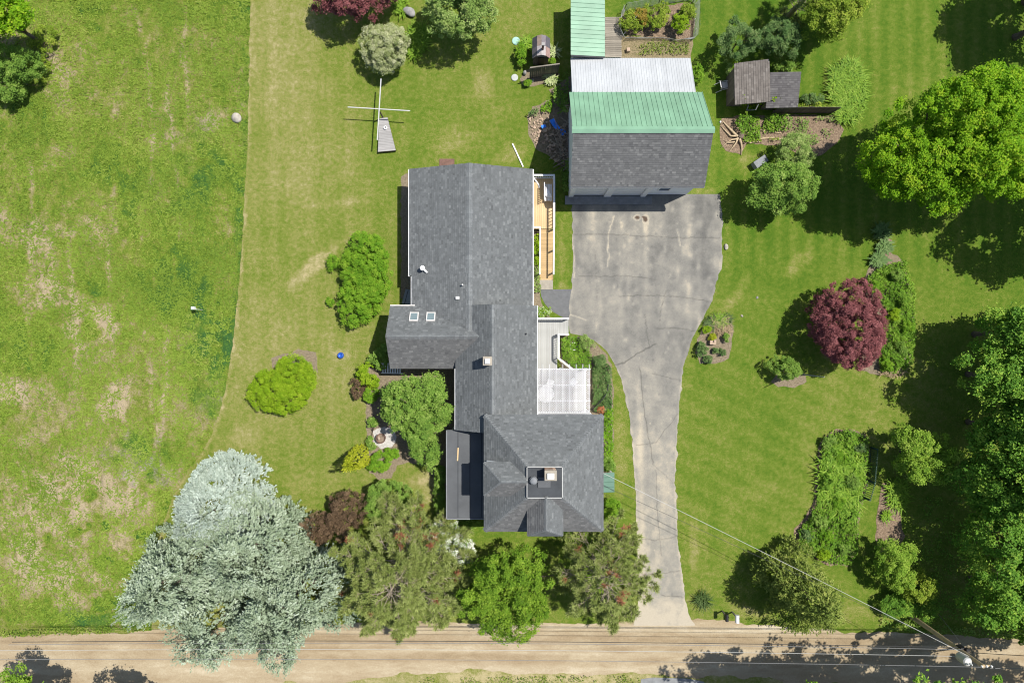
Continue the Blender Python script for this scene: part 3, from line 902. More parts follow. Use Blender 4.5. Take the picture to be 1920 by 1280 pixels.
def window(c, w, h, facing, parent, m_frame=None):
    """framed pane on a wall; facing 'N','S','E','W'; c = centre on the wall face"""
    c = Vector(c)
    nx, ny = {'N': (0, 1), 'S': (0, -1), 'E': (1, 0), 'W': (-1, 0)}[facing]
    n = Vector((nx, ny, 0)); t = Vector((-ny, nx, 0))
    mb = MB()
    b = .07
    for s in (-1, 1):
        mb.beam(c + t * s * (w / 2) + n * .03 - Vector((0, 0, h / 2 + b)), c + t * s * (w / 2) + n * .03 + Vector((0, 0, h / 2 + b)), b, .07, up=n)
        mb.beam(c - t * (w / 2 - b / 2) + n * .028 + Vector((0, 0, s * h / 2)), c + t * (w / 2 - b / 2) + n * .028 + Vector((0, 0, s * h / 2)), .06, b)
    mb.beam(c - t * (w / 2 - b / 2) + n * .022, c + t * (w / 2 - b / 2) + n * .022, .04, .04)
    f = mb.build("window", m_frame or MAT['white'], parent)
    MB().beam(c - t * (w / 2 - .03) + n * .012, c + t * (w / 2 - .03) + n * .012, .016, h - .04).build("pane", MAT['glass'], f)
    return f


def metal_roof(P, n, parent, m, rib=.035, ribw=.05, thick=.03, name="roof_panel"):
    """standing-seam roof: P0-P1 eave, P2-P3 ridge (P2 above P1); every panel its own piece with a raised seam"""
    P = [Vector(p) for p in P]
    nn = polyn(P)
    if nn.z < 0: nn = -nn
    for i in range(n):
        a0 = P[0].lerp(P[1], i / n); a1 = P[0].lerp(P[1], (i + 1) / n)
        b0 = P[3].lerp(P[2], i / n); b1 = P[3].lerp(P[2], (i + 1) / n)
        mb = MB()
        jit = nn * random.uniform(0, .004)
        q = [a0 + jit, a1 + jit, b1 + jit, b0 + jit]
        if polyn(q).dot(nn) < 0: q = [q[1], q[0], q[3], q[2]]
        mb.prism(q, thick)
        du = (a1 - a0).normalized() * ribw
        for o_ in (0, .5) if rib < .03 else (0,):
            r0 = a0.lerp(a1, o_) + jit; r1 = b0.lerp(b1, o_) + jit
            hgt = rib if o_ == 0 else rib * .6
            mb.add([r0 - du * .1, r0 + du, r1 + du, r1 - du * .1, r0 + du * .2 + nn * hgt, r0 + du * .7 + nn * hgt, r1 + du * .7 + nn * hgt, r1 + du * .2 + nn * hgt],
                   [(0, 1, 5, 4), (1, 2, 6, 5), (2, 3, 7, 6), (3, 0, 4, 7), (4, 5, 6, 7)])
        mb.build(name, m, parent)


# ------------------------------------------------------------------ farmhouse
HX = Vector((-1.0, -1.0, 0))
house = thing("farmhouse", HX, "rambling white farmhouse under grey shingle roofs with a square flat roof top", "house")
# north wing ---------------------------------------------------------
wallN = walls("wall", -6.62, 1.12, -.5, 11.45, 0, 2.68, house, MAT['siding'], (('N', -2.8, 4.25),))
clapboards(1.12, -.5, 1.12, 11.45, .3, 2.6, wallN, MAT['siding'])
clapboards(-6.62, 11.45, -6.62, -.5, .3, 2.6, wallN, MAT['siding'])
re, rr = 2.8, 4.4
RX = -2.86
roof_plane("roof", [(-7.08, 4.55, re), (-7.08, 11.9, re), (RX, 11.9, rr), (RX, 4.55, rr)], house, MAT['shingle'], seed=1)
roof_plane("roof", [(-6.9, .2, re + .07), (-6.9, 4.55, re + .07), (RX, 4.55, rr), (RX, .2, rr)], house, MAT['shingle'], seed=2)
roof_plane("roof", [(1.41, 11.9, re), (1.41, .2, re), (RX, .2, rr), (RX, 11.9, rr)], house, MAT['shingle'], seed=3)
ridge_cap((RX, .6, rr), (RX, 11.9, rr), slope_dir((-1, 0), .38), slope_dir((1, 0), .375), house, w=.24)
tr = MB()
tr.beam((-7.12, 4.5, re - .1), (-7.12, 11.9, re - .1), .11, .13); tr.beam((-6.94, 1.9, re - .04), (-6.94, 4.5, re - .04), .1, .13)
tr.beam((1.45, 2.4, re - .09), (1.45, 11.9, re - .09), .11, .13)
build_each(tr, "gutter", MAT['white'], house)
tr = MB(); tr.beam((-7.08, 11.86, re - .24), (RX, 11.86, rr - .24), .05, .17); tr.beam((1.41, 11.86, re - .24), (RX, 11.86, rr - .24), .05, .17)
build_each(tr, "rake_board", MAT['white'], house)
for y in (10.2, 8.1, 5.9): window((-6.62, y, 1.6), .9, 1.2, 'W', house)
for y in (10.6, 7.2, 4.9): window((1.12, y, 1.6), .9, 1.2, 'E', house)
for x in (-4.9, -.6): window((x, 11.45, 1.6), .9, 1.2, 'N', house)
# west wing ------------------------------------------------------------
wallW = walls("wall", -8.12, -3.4, -1.55, 2.1, 0, 2.9, house, MAT['siding'], (('W', .3, 4.55),))
clapboards(-8.12, 2.1, -8.12, -1.55, .3, 2.8, wallW, MAT['siding'])
ew, rw, ry = 3.0, 4.73, .33
roof_plane("roof", [(-2.3, 2.42, ew), (-8.38, 2.42, ew), (-8.38, ry, rw), (-2.3, ry, rw)], house, MAT['shingle'], seed=4)
roof_plane("roof", [(-8.38, -1.84, ew), (-2.3, -1.84, ew), (-2.3, ry, rw), (-8.38, ry, rw)], house, MAT['shingle_warm'], seed=5)
ridge_cap((-8.3, ry, rw), (-2.0, ry, rw), slope_dir((0, 1), .83), slope_dir((0, -1), .8), house, w=.22)
tr = MB(); tr.beam((-8.4, 2.47, ew - .1), (-3.9, 2.47, ew - .1), .11, .13); build_each(tr, "gutter", MAT['trim'], house)
tr = MB(); tr.beam((-8.34, 2.42, ew - .27), (-8.34, ry, rw - .27), .05, .17); tr.beam((-8.34, -1.84, ew - .27), (-8.34, ry, rw - .27), .05, .17); build_each(tr, "rake_board", MAT['white'], house)
window((-8.12, .3, 1.7), 1.4, 1.3, 'W', house)
for px in (776.5, 808):
    c = G(px, 595, 3.62)
    d = Vector((0, -1, .828)).normalized(); nrm = Vector((0, .828, 1)).normalized(); ax = Vector((1, 0, 0))
    c = Vector((c.x, 1.63, 3.0 + (2.42 - 1.63) * .828))
    mb = MB()
    for s in (-1, 1):
        mb.beam(c + ax * s * .27 - d * .38 + nrm * .06, c + ax * s * .27 + d * .38 + nrm * .06, .07, .14, up=nrm)
        mb.beam(c + d * s * .345 - ax * .235 + nrm * .058, c + d * s * .345 + ax * .235 + nrm * .058, .07, .13, up=nrm)
    f = mb.build("skylight", MAT['trim'], house)
    MB().beam(c - d * .31 + nrm * .085, c + d * .31 + nrm * .085, .47, .02, up=nrm).build("pane", MAT['skyglass'], f)
# middle section ---------------------------------------------------------
em, rm, MX = 3.5, 5.35, -1.31
wallM = walls("wall", -3.55, 1.5, -5.85, 2.05, 0, 3.35, house, MAT['siding'], (('N', MX, 5.1),))
clapboards(1.5, -6.6, 1.5, 2.05, .3, 3.3, wallM, MAT['siding'])
clapboards(-3.55, -1.6, -3.55, -5.7, .3, 3.3, wallM, MAT['siding'])
roof_plane("roof", [(-3.82, 2.43, em), (-3.82, -6.02, em), (MX, -6.02, rm), (MX, 2.43, rm)], house, MAT['shingle'], seed=6)
roof_plane("roof", [(1.68, -8.2, em), (1.68, 2.43, em), (MX, 2.43, rm), (MX, -8.2, rm)], house, MAT['shingle'], seed=7)
ridge_cap((MX, 2.4, rm), (MX, -6.0, rm), slope_dir((-1, 0), .737), slope_dir((1, 0), .619), house, w=.22)
tr = MB(); tr.beam((1.72, -5.0, em - .1), (1.72, 2.43, em - .1), .1, .12); tr.beam((-3.86, -6.0, em - .1), (-3.86, -1.86, em - .1), .1, .12); build_each(tr, "gutter", MAT['white'], house)
mb = MB(); mb.beam((-3.82, -5.97, em - .27), (MX, -5.97, rm - .27), .05, .17); build_each(mb, "rake_board", MAT['white'], house)
# gable end closing the middle section over the flat porch
MB().prism([Vector((-3.5, -5.85, 2.9)), Vector((-1.2, -5.85, 2.9)), Vector((MX, -5.85, rm - .12)), Vector((-3.5, -5.85, em))], .1).build("wall", MAT['siding'], house)
# south block with hip roof ---------------------------------------------
eh, rh = 5.4, 7.5
hx0, hx1, hy0, hy1 = -1.81, 5.95, -12.38, -4.8
dx0, dx1, dy0, dy1 = .93, 3.12, -9.69, -7.77
wallS = walls("wall", hx0 + .32, hx1 - .32, hy0 + .32, hy1 - .32, 0, eh - .12, house, MAT['siding'])
clapboards(hx0 + .32, hy1 - .32, hx0 + .32, hy0 + .32, .4, 5.2, wallS, MAT['siding'])
clapboards(hx0 + .32, hy0 + .32, hx1 - .32, hy0 + .32, .4, 5.2, wallS, MAT['siding'])
clapboards(hx1 - .32, hy0 + .32, hx1 - .32, hy1 - .32, .4, 5.2, wallS, MAT['siding'])
for x in (-.6, 4.6):
    for z in (1.7, 4.1): window((x, hy0 + .32, z), .9, 1.4, 'S', house)
for y in (-11.2, -6.2):
    for z in (1.7, 4.1): window((hx1 - .32, y, z), .9, 1.4, 'E', house)
A = [(hx0, hy0, eh), (hx1, hy0, eh), (hx1, hy1, eh), (hx0, hy1, eh)]
B = [(dx0, dy0, rh), (dx1, dy0, rh), (dx1, dy1, rh), (dx0, dy1, rh)]
for i, sd in ((0, 8), (1, 9), (2, 10), (3, 11)):
    j = (i + 1) % 4
    roof_plane("roof", [A[i], A[j], B[j], B[i]], house, MAT['shingle_warm'] if i in (0,) else MAT['shingle'], seed=sd)
sl = 2.1 / 2.75
for i, (s1, s2) in enumerate((((-1, 0), (0, -1)), ((0, -1), (1, 0)), ((1, 0), (0, 1)), ((0, 1), (-1, 0)))):
    # along a hip, the side vectors run square to it and drop with each slope
    hd = (Vector(B[i]) - Vector(A[i])).normalized()
    sv = []
    for (hxx, hyy) in (s1, s2):
        t = Vector((-hyy, hxx, 0))          # along the eave of that slope
        if t.dot(Vector((hd.x, hd.y, 0))) < 0: t = -t
        nrm = Vector((hxx * sl, hyy * sl, 1)).normalized()
        d = nrm.cross(hd).normalized()
        if d.dot(t) < 0: d = -d
        sv.append(d)
    ridge_cap(A[i], B[i], sv[0], sv[1], house, w=.2)
tr = MB()
for i in range(4):
    a, b = Vector(A[i]), Vector(A[(i + 1) % 4])
    off = {0: (0, .04, -.2), 1: (-.04, 0, -.2), 2: (0, -.04, -.2), 3: (.04, 0, -.2)}[i]
    if i == 0:
        tr.beam(a + Vector(off), Vector((.9, hy0, eh)) + Vector(off), .06, .16); tr.beam(Vector((3.3, hy0, eh)) + Vector(off), b + Vector(off), .06, .16)
    elif i == 3:
        tr.beam(a + Vector(off), Vector((hx0, -7.6, eh)) + Vector(off), .06, .16); tr.beam(Vector((hx0, -9.8, eh)) + Vector(off), b + Vector(off), .06, .16)
    else:
        tr.beam(a + Vector(off), b + Vector(off), .06, .16)
build_each(tr, "fascia", MAT['trim'], house)
# flat deck on top with parapet edge
flat = MB().box(((dx0 + dx1) / 2, (dy0 + dy1) / 2, rh + .03), (dx1 - dx0 + .02, dy1 - dy0 + .02, .2)).build("flat_roof", MAT['membrane_dark'], house)
mb = MB()
for a, b in (((dx0, dy0), (dx1, dy0)), ((dx1, dy0), (dx1, dy1)), ((dx1, dy1), (dx0, dy1)), ((dx0, dy1), (dx0, dy0))):
    d = (Vector((*b, 0)) - Vector((*a, 0))).normalized() * .03
    mb.beam(Vector((*a, rh + .1)) + d, Vector((*b, rh + .1)) - d, .04, .14)
mb.build("roof_curb", MAT['lightsteel'], flat)
MB().box((2.0, -8.72, rh + .17), (.78, .62, .09)).build("roof_hatch", MAT['membrane'], flat)
mb = MB(); mb.lathe((1.33, -8.58, rh + .12), [(.12, 0), (.12, .12), (.2, .16), (.235, .26), (.2, .37), (.1, .43), (.02, .45)], 18)
for k in range(18):
    t = 2 * math.pi * k / 18
    mb.beam((1.33 + .2 * math.cos(t), -8.58 + .2 * math.sin(t), rh + .3), (1.33 + .245 * math.cos(t), -8.58 + .245 * math.sin(t), rh + .38), .02, .06)
mb.build("turbine_vent", MAT['steel'], flat)
MB().add([(2.05, -8.86, rh + .225), (2.3, -8.66, rh + .225), (2.36, -8.62, rh + .24), (2.12, -8.8, rh + .24)], [(0, 1, 2, 3), (3, 2, 1, 0)]).build("scrap_sheet", MAT['white'], flat)

def brick_chimney(x0, x1, y0, y1, z0, z1, cap):
    ch = MB().box(((x0 + x1) / 2, (y0 + y1) / 2, (z0 + z1) / 2), (x1 - x0 - .03, y1 - y0 - .03, z1 - z0)).build("chimney", MAT['trim'], house)
    nz = int((z1 - z0) / .075)
    base = {}
    for k in range(nz):
        z = z0 + (k + .5) * .075
        for side in range(4):
            horiz = side % 2 == 0
            L = (x1 - x0) if horiz else (y1 - y0)
            nb = max(2, round(L / .21)); w = L / nb
            for i in range(nb):
                off = (i + .5) * w + (w * .25 if k % 2 else -w * .05)
                if off > L - w * .3: continue
                if horiz: c = (x0 + off, y0 if side == 0 else y1, z); key = 'h'; size = (w - .014, .05, .062)
                else: c = (x1 if side == 1 else x0, y0 + off, z); key = 'v'; size = (.05, w - .014, .062)
                kk = (key, round(w, 3))
                if kk not in base: base[kk] = box_mesh('brick', size, MAT['chimbrick'])
                o = bpy.data.objects.new("brick", base[kk]); COL.objects.link(o); o.parent = ch
                o.location = Vector(c) - org(ch)
    if cap == 'white':
        MB().box(((x0 + x1) / 2, (y0 + y1) / 2, z1 + .02), (x1 - x0 + .08, y1 - y0 + .08, .06)).build("chimney_cap", MAT['concrete'], ch)
        MB().box(((x0 + x1) / 2, (y0 + y1) / 2 - .02, z1 + .12), ((x1 - x0) * .62, (y1 - y0) * .62, .14)).build("flue", MAT['white'], ch)
    return ch
mm = M("chimney_brick", .9, .2)
mm.col(mm.ramp(mm.rnd(), [(0, (.26, .13, .09)), (.5, (.36, .25, .18)), (1, (.46, .38, .3))])); MAT['chimbrick'] = mm.m
brick_chimney(-1.83, -1.32, -1.5, -1.0, 4.4, 6.1, 'white')
brick_chimney(2.02, 2.68, -8.4, -7.85, 7.5, 8.55, 'white')
# dormers -----------------------------------------------------------------
ed, rd = 6.75, 7.72
# west dormer
wy0, wy1 = -9.76, -7.64
dmw = MB().box(((-1.68 + 1.0) / 2, (wy0 + wy1) / 2, (eh + ed) / 2 - .2), (2.6, wy1 - wy0 - .16, ed - eh + .25)).build("dormer_wall", MAT['siding'], house)
window((-1.66, (wy0 + wy1) / 2, 6.05), .8, .9, 'W', house)
cy = (wy0 + wy1) / 2
roof_plane("dormer_roof", [(-1.78, wy1, ed), (-1.78, wy0, ed), (-.66, cy, rd)], house, MAT['shingle'], seed=20, thick=.08)
roof_plane("dormer_roof", [(-1.78, wy0, ed), (.98, wy0, ed), (.98, cy, rd), (-.66, cy, rd)], house, MAT['shingle_warm'], seed=21, thick=.08)
roof_plane("dormer_roof", [(.98, wy1, ed), (-1.78, wy1, ed), (-.66, cy, rd), (.98, cy, rd)], house, MAT['shingle'], seed=22, thick=.08)
ridge_cap((-.66, cy, rd), (.92, cy, rd), slope_dir((0, 1), .9), slope_dir((0, -1), .9), house, w=.14)
ridge_cap((-1.78, wy0, ed), (-.66, cy, rd), Vector((-.5, .5, -.05)), Vector((.5, -.5, -.35)), house, w=.1)
ridge_cap((-1.78, wy1, ed), (-.66, cy, rd), Vector((.5, .5, -.35)), Vector((-.5, -.5, -.05)), house, w=.1)
# south dormer
sx0, sx1 = .98, 3.22
cx = (sx0 + sx1) / 2
sy = -12.3
dms = MB().box((cx, (-9.7 - 12.2) / 2, (eh + ed) / 2 - .2), (sx1 - sx0 - .16, 2.5, ed - eh + .25)).build("dormer_wall", MAT['siding'], house)
window((cx, -12.2, 6.05), .8, .9, 'S', house)
hip_y = -11.68
roof_plane("dormer_roof", [(sx0, sy, ed), (sx1, sy, ed), (cx, hip_y, rd)], house, MAT['shingle'], seed=23, thick=.08)
roof_plane("dormer_roof", [(sx1, sy, ed), (sx1, -9.6, ed), (cx, -9.6, rd), (cx, hip_y, rd)], house, MAT['shingle'], seed=24, thick=.08)
roof_plane("dormer_roof", [(sx0, -9.6, ed), (sx0, sy, ed), (cx, hip_y, rd), (cx, -9.6, rd)], house, MAT['shingle_warm'], seed=25, thick=.08)
ridge_cap((cx, hip_y, rd), (cx, -9.7, rd), slope_dir((-1, 0), .87), slope_dir((1, 0), .87), house, w=.16)
ridge_cap((sx0, sy, ed), (cx, hip_y, rd), Vector((-.4, .5, -.3)), Vector((.4, -.5, -.4)), house, w=.12)
ridge_cap((sx1, sy, ed), (cx, hip_y, rd), Vector((.4, .5, -.3)), Vector((-.4, -.5, -.4)), house, w=.12)
# flat-roofed side porch ---------------------------------------------------
pr = MB().box((-3.0, -9.14, 2.92), (2.98, 6.1, .16)).build("porch_roof", MAT['membrane'], house)
mb = MB(); mb.beam((-4.5, -12.2, 2.98), (-4.5, -6.1, 2.98), .06, .17); mb.beam((-4.46, -12.2, 2.98), (-1.52, -12.2, 2.98), .06, .17); mb.build("porch_trim", MAT['steel'], pr)
mb = MB()
for x in (-3.72, -2.9, -2.1): mb.beam((x, -12.1, 3.004), (x, -6.1, 3.004), .06, .012)
mb.build("roof_seam", MAT['membrane_dark'], pr)
MB().beam((-3.75, -8.2, 3.03), (-3.7, -7.3, 3.03), .09, .03).build("loose_board", MAT['newwood'], pr)
walls("wall", -4.25, -1.5, -12.0, -6.2, 0, 2.84, house, MAT['siding'])
for y in (-11, -9, -7.2): window((-4.25, y, 1.6), 1.1, 1.3, 'W', house)
# east side porch with green metal roof
mb = MB()
metal_roof([(7.2, -10.58, 2.0), (7.2, -9.2, 2.0), (5.6, -9.2, 2.4), (5.6, -10.58, 2.4)], 4, house, MAT['greendark'], rib=.035, name="porch_panel")
mb.beam((7.05, -10.45, 0), (7.05, -10.45, 1.97), .1, .1); mb.beam((7.05, -9.3, 0), (7.05, -9.3, 1.97), .1, .1); mb.build("porch_post", MAT['white'], house)
# small roof fittings --------------------------------------------------------
rs = .38
def zl(x): return 2.8 + (x + 7.08) * rs
c = Vector((-6.08, 4.98, zl(-6.08)))
mb = MB().lathe(c, [(.13, -.1), (.13, .35), (.17, .36), (.17, .5), (.05, .56)], 14); mb.tube([c + Vector((.0, 0, .2)), c + Vector((.2, -.2, .22)), c + Vector((.24, -.24, .1))], [.08, .08, .08], 10)
mb.build("flue_pipe", MAT['white'], house, smooth=False)
c = Vector((-3.3, 3.78, zl(-3.3))); MB().lathe(c, [(.055, -.1), (.055, .3)], 10).build("vent_pipe", MAT['lightsteel'], house)
c = Vector((-3.65, 2.92, zl(-3.65) + .08)); MB().box(c, (.24, .17, .2)).build("roof_vent", MAT['white'], house)
c = Vector((.97, .52, em + (1.68 - .97) * .619)); MB().lathe(c, [(.05, -.1), (.05, .25)], 10).build("vent_pipe", MAT['black'], house)
mb = MB(); mb.tube([(1.5, 11.3, 2.6), (1.62, 11.25, 2.4), (1.85, 10.95, 2.3), (1.9, 10.85, 1.9)], .055, 8); mb.build("downspout", MAT['white'], house)

# ------------------------------------------------------------------ garage
gx0, gx1 = 3.95, 12.95
gyS, gyR, gyN = 10.43, 13.6, 16.98
zS, zR, zN = 4.1, 6.16, 3.45
garage = thing("garage", ((gx0 + gx1) / 2, 13.7, 0), "white garage with one grey shingle slope and one green metal slope", "garage")
gw = walls("wall", gx0 + .2, gx1 - .2, 10.76, 16.75, 0, 3.3, garage, MAT['siding'], (('E', 13.6, 5.9), ('W', 13.6, 5.9)))
mb = MB(); mb.box(((gx0 + gx1) / 2, 10.9, 3.65), (gx1 - gx0 - .42, .24, .7)); mb.build("wall", MAT['siding'], garage)
clapboards(gx0 + .2, 16.75, gx0 + .2, 10.76, .1, 3.3, gw, MAT['siding'])
roof_plane("roof", [(gx0, gyS, zS), (gx1, gyS, zS), (gx1, gyR, zR), (gx0, gyR, zR)], garage, MAT['shingle_warm'], seed=30, exposure=.15)
slab = MB().prism([Vector((gx1, gyN, zN - .02)), Vector((gx0, gyN, zN - .02)), Vector((gx0, gyR, zR - .02)), Vector((gx1, gyR, zR - .02))], .12).build("roof", MAT['slab'], garage)
metal_roof([(gx1 + .03, gyN, zN + .02), (gx0 - .05, gyN, zN + .02), (gx0 - .05, gyR, zR + .02), (gx1 + .03, gyR, zR + .02)], 28, slab, MAT['greenmetal'], rib=.034)
mb = MB()
mb.add([(gx0 - .1, gyR - .22, zR - .04), (gx1 + .08, gyR - .22, zR - .04), (gx1 + .08, gyR, zR + .075), (gx0 - .1, gyR, zR + .075), (gx1 + .08, gyR + .22, zR - .07), (gx0 - .1, gyR + .22, zR - .07)],
       [(0, 1, 2, 3), (3, 2, 4, 5)]); mb.build("ridge_flashing", MAT['greenmetal'], garage)
mb = MB(); mb.beam((gx0 + .04, gyS, zS - .25), (gx0 + .04, gyR, zR - .25), .05, .18); mb.beam((gx1 - .04, gyS, zS - .25), (gx1 - .04, gyR, zR - .25), .05, .18)
mb.beam((gx0 + .04, gyN, zN - .25), (gx0 + .04, gyR, zR - .25), .05, .18); mb.beam((gx1 - .04, gyN, zN - .25), (gx1 - .04, gyR, zR - .25), .05, .18); build_each(mb, "rake_board", MAT['trim'], garage)
mb = MB(); mb.beam((gx0, gyS - .05, zS - .12), (gx1, gyS - .05, zS - .12), .08, .14); build_each(mb, "gutter", MAT['steel'], garage)
# front: two garage doors of sectional panels between posts
y = 10.74
for x in (4.3, 6.95, 9.55): MB().box((x, 10.66, 1.55), (.34 if x != 6.95 else .5, .22, 3.1)).build("door_post", MAT['white'], garage)
MB().box((6.9, 10.67, 3.26), (5.65, .2, .3)).build("header", MAT['white'], garage)
for x0, x1 in ((4.48, 6.69), (7.21, 9.37)):
    d = MB().box(((x0 + x1) / 2, 10.74, 1.25), (x1 - x0, .03, 2.5)).build("garage_door", MAT['steel'], garage)
    for k in range(4):
        MB().box(((x0 + x1) / 2, 10.715, .33 + k * .62), (x1 - x0 - .02, .05, .58)).build("door_panel", MAT['white'], d)
window((10.75, 10.755, 1.95), .8, 1.0, 'S', garage)
clapboards(9.75, 10.76, gx1 - .2, 10.76, .1, 3.6, gw, MAT['siding'])
MB().box((7.05, 10.32, .06), (6.35, .62, .12)).build("door_apron", MAT['greyconcrete'], garage)

lean = thing("lean_to", (8.3, 18.5, 0), "low addition with a pale galvanised metal roof against the green roofed garage", "lean-to")
lx0, lx1 = 4.16, 12.56
walls("wall", lx0 + .15, lx1 - .2, 16.8, 19.75, 0, 1.62, lean, MAT['siding'])
mb = MB(); mb.prism([Vector((lx0 + .15, 16.8, 1.5)), Vector((lx0 + .15, 16.8, 3.05)), Vector((lx0 + .15, 19.75, 1.65)), Vector((lx0 + .15, 19.75, 1.5))], .08)
mb.prism([Vector((lx1 - .2, 19.75, 1.5)), Vector((lx1 - .2, 19.75, 1.65)), Vector((lx1 - .2, 16.8, 3.05)), Vector((lx1 - .2, 16.8, 1.5))], .08); mb.build("wall", MAT['siding'], lean)
slab = MB().prism([Vector((lx1, 19.96, 1.8)), Vector((lx0, 19.96, 1.8)), Vector((lx0, 16.8, 3.32)), Vector((lx1, 16.8, 3.32))], .08).build("roof", MAT['slab'], lean)
metal_roof([(lx1 + .03, 19.98, 1.83), (lx0 - .03, 19.98, 1.83), (lx0 - .03, 16.8, 3.36), (lx1 + .03, 16.8, 3.36)], 24, slab, MAT['galv'], rib=.018, ribw=.05)

shed = thing("shed", (5.3, 22.5, 0), "narrow shed with a green ribbed metal roof beside the old boardwalk", "shed")
walls("wall", 4.3, 6.3, 20.05, 24.4, 0, 1.85, shed, MAT['siding'])
slab = MB().prism([Vector((6.5, 19.9, 2.05)), Vector((6.5, 24.0 + .55, 2.05)), Vector((4.12, 24.55, 2.35)), Vector((4.12, 19.9, 2.35))], .08).build("roof", MAT['slab'], shed)
metal_roof([(6.52, 24.58, 2.08), (6.52, 19.98, 2.08), (4.1, 19.98, 2.38), (4.1, 24.58, 2.38)], 15, slab, MAT['greenmetal'], rib=.035)

# ------------------------------------------------------------------ old garden shed (brown roof)
os_ = thing("garden_shed", (16.5, 18.3, 0), "small old shed with a weathered brown roof and vines over its south wall", "shed")
walls("wall", 15.7, 18.2, 17.2, 19.35, 0, 1.68, os_, MAT['darkboard'])
roof_plane("roof", [(15.72, 19.62, 1.75), (15.78, 16.72, 1.75), (18.05, 16.75, 2.3), (17.95, 19.7, 2.3)], os_, MAT['shingle_brown'], seed=40, exposure=.16, thick=.1)
walls("wall", 18.22, 20.05, 16.95, 18.6, 0, 1.5, os_, MAT['darkboard'])
roof_plane("roof", [(18.0, 16.55, 1.6), (20.25, 16.6, 1.6), (20.32, 18.9, 2.0), (18.18, 18.9, 2.0)], os_, MAT['shingle_slate'], seed=41, exposure=.15, thick=.1)
mb = MB()
a = G(1400, 207, .9); b = G(1417, 206, .9)
mb.beam(a, b, .05, .05); mb.beam(a, a + Vector((.05, .3, .25)), .05, .05); mb.beam(b, b + Vector((.1, .3, .25)), .05, .05); build_each(mb, "window_frame", MAT['steel'], os_)

# ------------------------------------------------------------------ playhouse with gambrel roof
ph = thing("playhouse", G(1013, 95), "tiny barn shaped playhouse with a patchy brown gambrel roof and stove pipe", "playhouse")
c = G(1014, 90, 1.7)
X0, X1 = G(998, 90, 1.5).x, G(1031.5, 90, 1.5).x
Y0, Y1 = G(0, 108, 1.6).y, G(0, 70.5, 1.6).y
xm = (X0 + X1) / 2; w = X1 - X0
walls("wall", X0 + .1, X1 - .1, Y0 + .12, Y1 - .1, 0, 1.45, ph, MAT['darkboard'])
prof = [(X0, 1.45), (xm - w * .24, 1.9), (xm, 2.05), (xm + w * .24, 1.9), (X1, 1.45)]
PC = {'slate': plain("playhouse_slate_felt", (.1, .095, .11), .8, .2, 4), 'tan': plain("playhouse_tan_felt", (.24, .185, .15), .85, .25, 4), 'mauve': plain("playhouse_mauve_felt", (.17, .15, .16), .85, .2, 4),
      'pink': plain("playhouse_pink_felt", (.3, .2, .175), .85, .25, 4), 'palegrey': plain("playhouse_pale_felt", (.36, .33, .32), .85, .2, 4)}
top = ['slate', 'tan', 'mauve', 'slate']; bot = ['mauve', 'palegrey', 'palegrey', 'pink']
ys2 = Y0 + (Y1 - Y0) * .46
for i in range(4):
    (xa, za), (xb_, zb) = prof[i], prof[i + 1]
    for (ya, yb, key) in ((Y0, ys2 + .02, bot[i]), (ys2 + .025, Y1, top[i])):
        q = [Vector((xa, ya, za)), Vector((xb_, ya, zb)), Vector((xb_, yb, zb)), Vector((xa, yb, za))]
        MB().prism(q, .04).build("roof_sheet", PC[key], ph)
MB().prism([Vector((X0 + .1, Y0 + .11, 1.44)), Vector((X1 - .1, Y0 + .11, 1.44)), Vector((xm + w * .22, Y0 + .11, 1.84)), Vector((xm, Y0 + .11, 1.98)), Vector((xm - w * .22, Y0 + .11, 1.84))], .06).build("gable", MAT['palebpard'], ph)
mb = MB(); mb.box((xm, Y0 + .1, .68), (.42, .05, 1.3)); mb.build("door", MAT['black'], ph)
p = Vector((xm + .08, Y0 + .42, 1.95)); mb = MB().box(p + Vector((0, 0, .4)), (.14, .14, .85)); mb.build("stove_pipe", MAT['redpipe'], ph)
mb = MB().box(p + Vector((0, 0, .86)), (.22, .2, .07)); mb.build("pipe_cap", MAT['palebpard'], ph)

# ------------------------------------------------------------------ wooden access ramp
ramp = thing("access_ramp", G(1025, 440), "new yellow timber deck and ramp with white rails along the house", "ramp")
zd = .62
bm_ = box_mesh("deck_board", (.138, 3.62, .035), MAT['newwood'])
for k in range(13): piece("deck_board", bm_, ramp, (1.2 + k * .145, 9.95, zd + random.uniform(0, .003)))
MB().box((2.05, 9.95, zd - .12), (1.8, 3.55, .16)).build("deck_frame", MAT['ramp'], ramp)
bm_ = box_mesh("ramp_board", (.98, .134, .035), MAT['ramp'])
yA, yB = 8.1, 4.5
nb = 26
ang = math.atan2(zd - .05, yA - yB)
for k in range(nb):
    t = (k + .5) / nb
    piece("ramp_board", bm_, ramp, (2.5, yA + (yB - yA) * t, zd - .004 + (.05 - zd) * t + random.uniform(0, .003)), rot=(ang, 0, 0))
for x in (2.03, 2.97): MB().beam((x, yA, zd - .06), (x, yB, .06), .05, .12).build("ramp_stringer", MAT['ramp'], ramp)
MB().box((2.5, 4.15, .03), (.98, .7, .06)).build("landing_slab", MAT['concrete'], ramp)
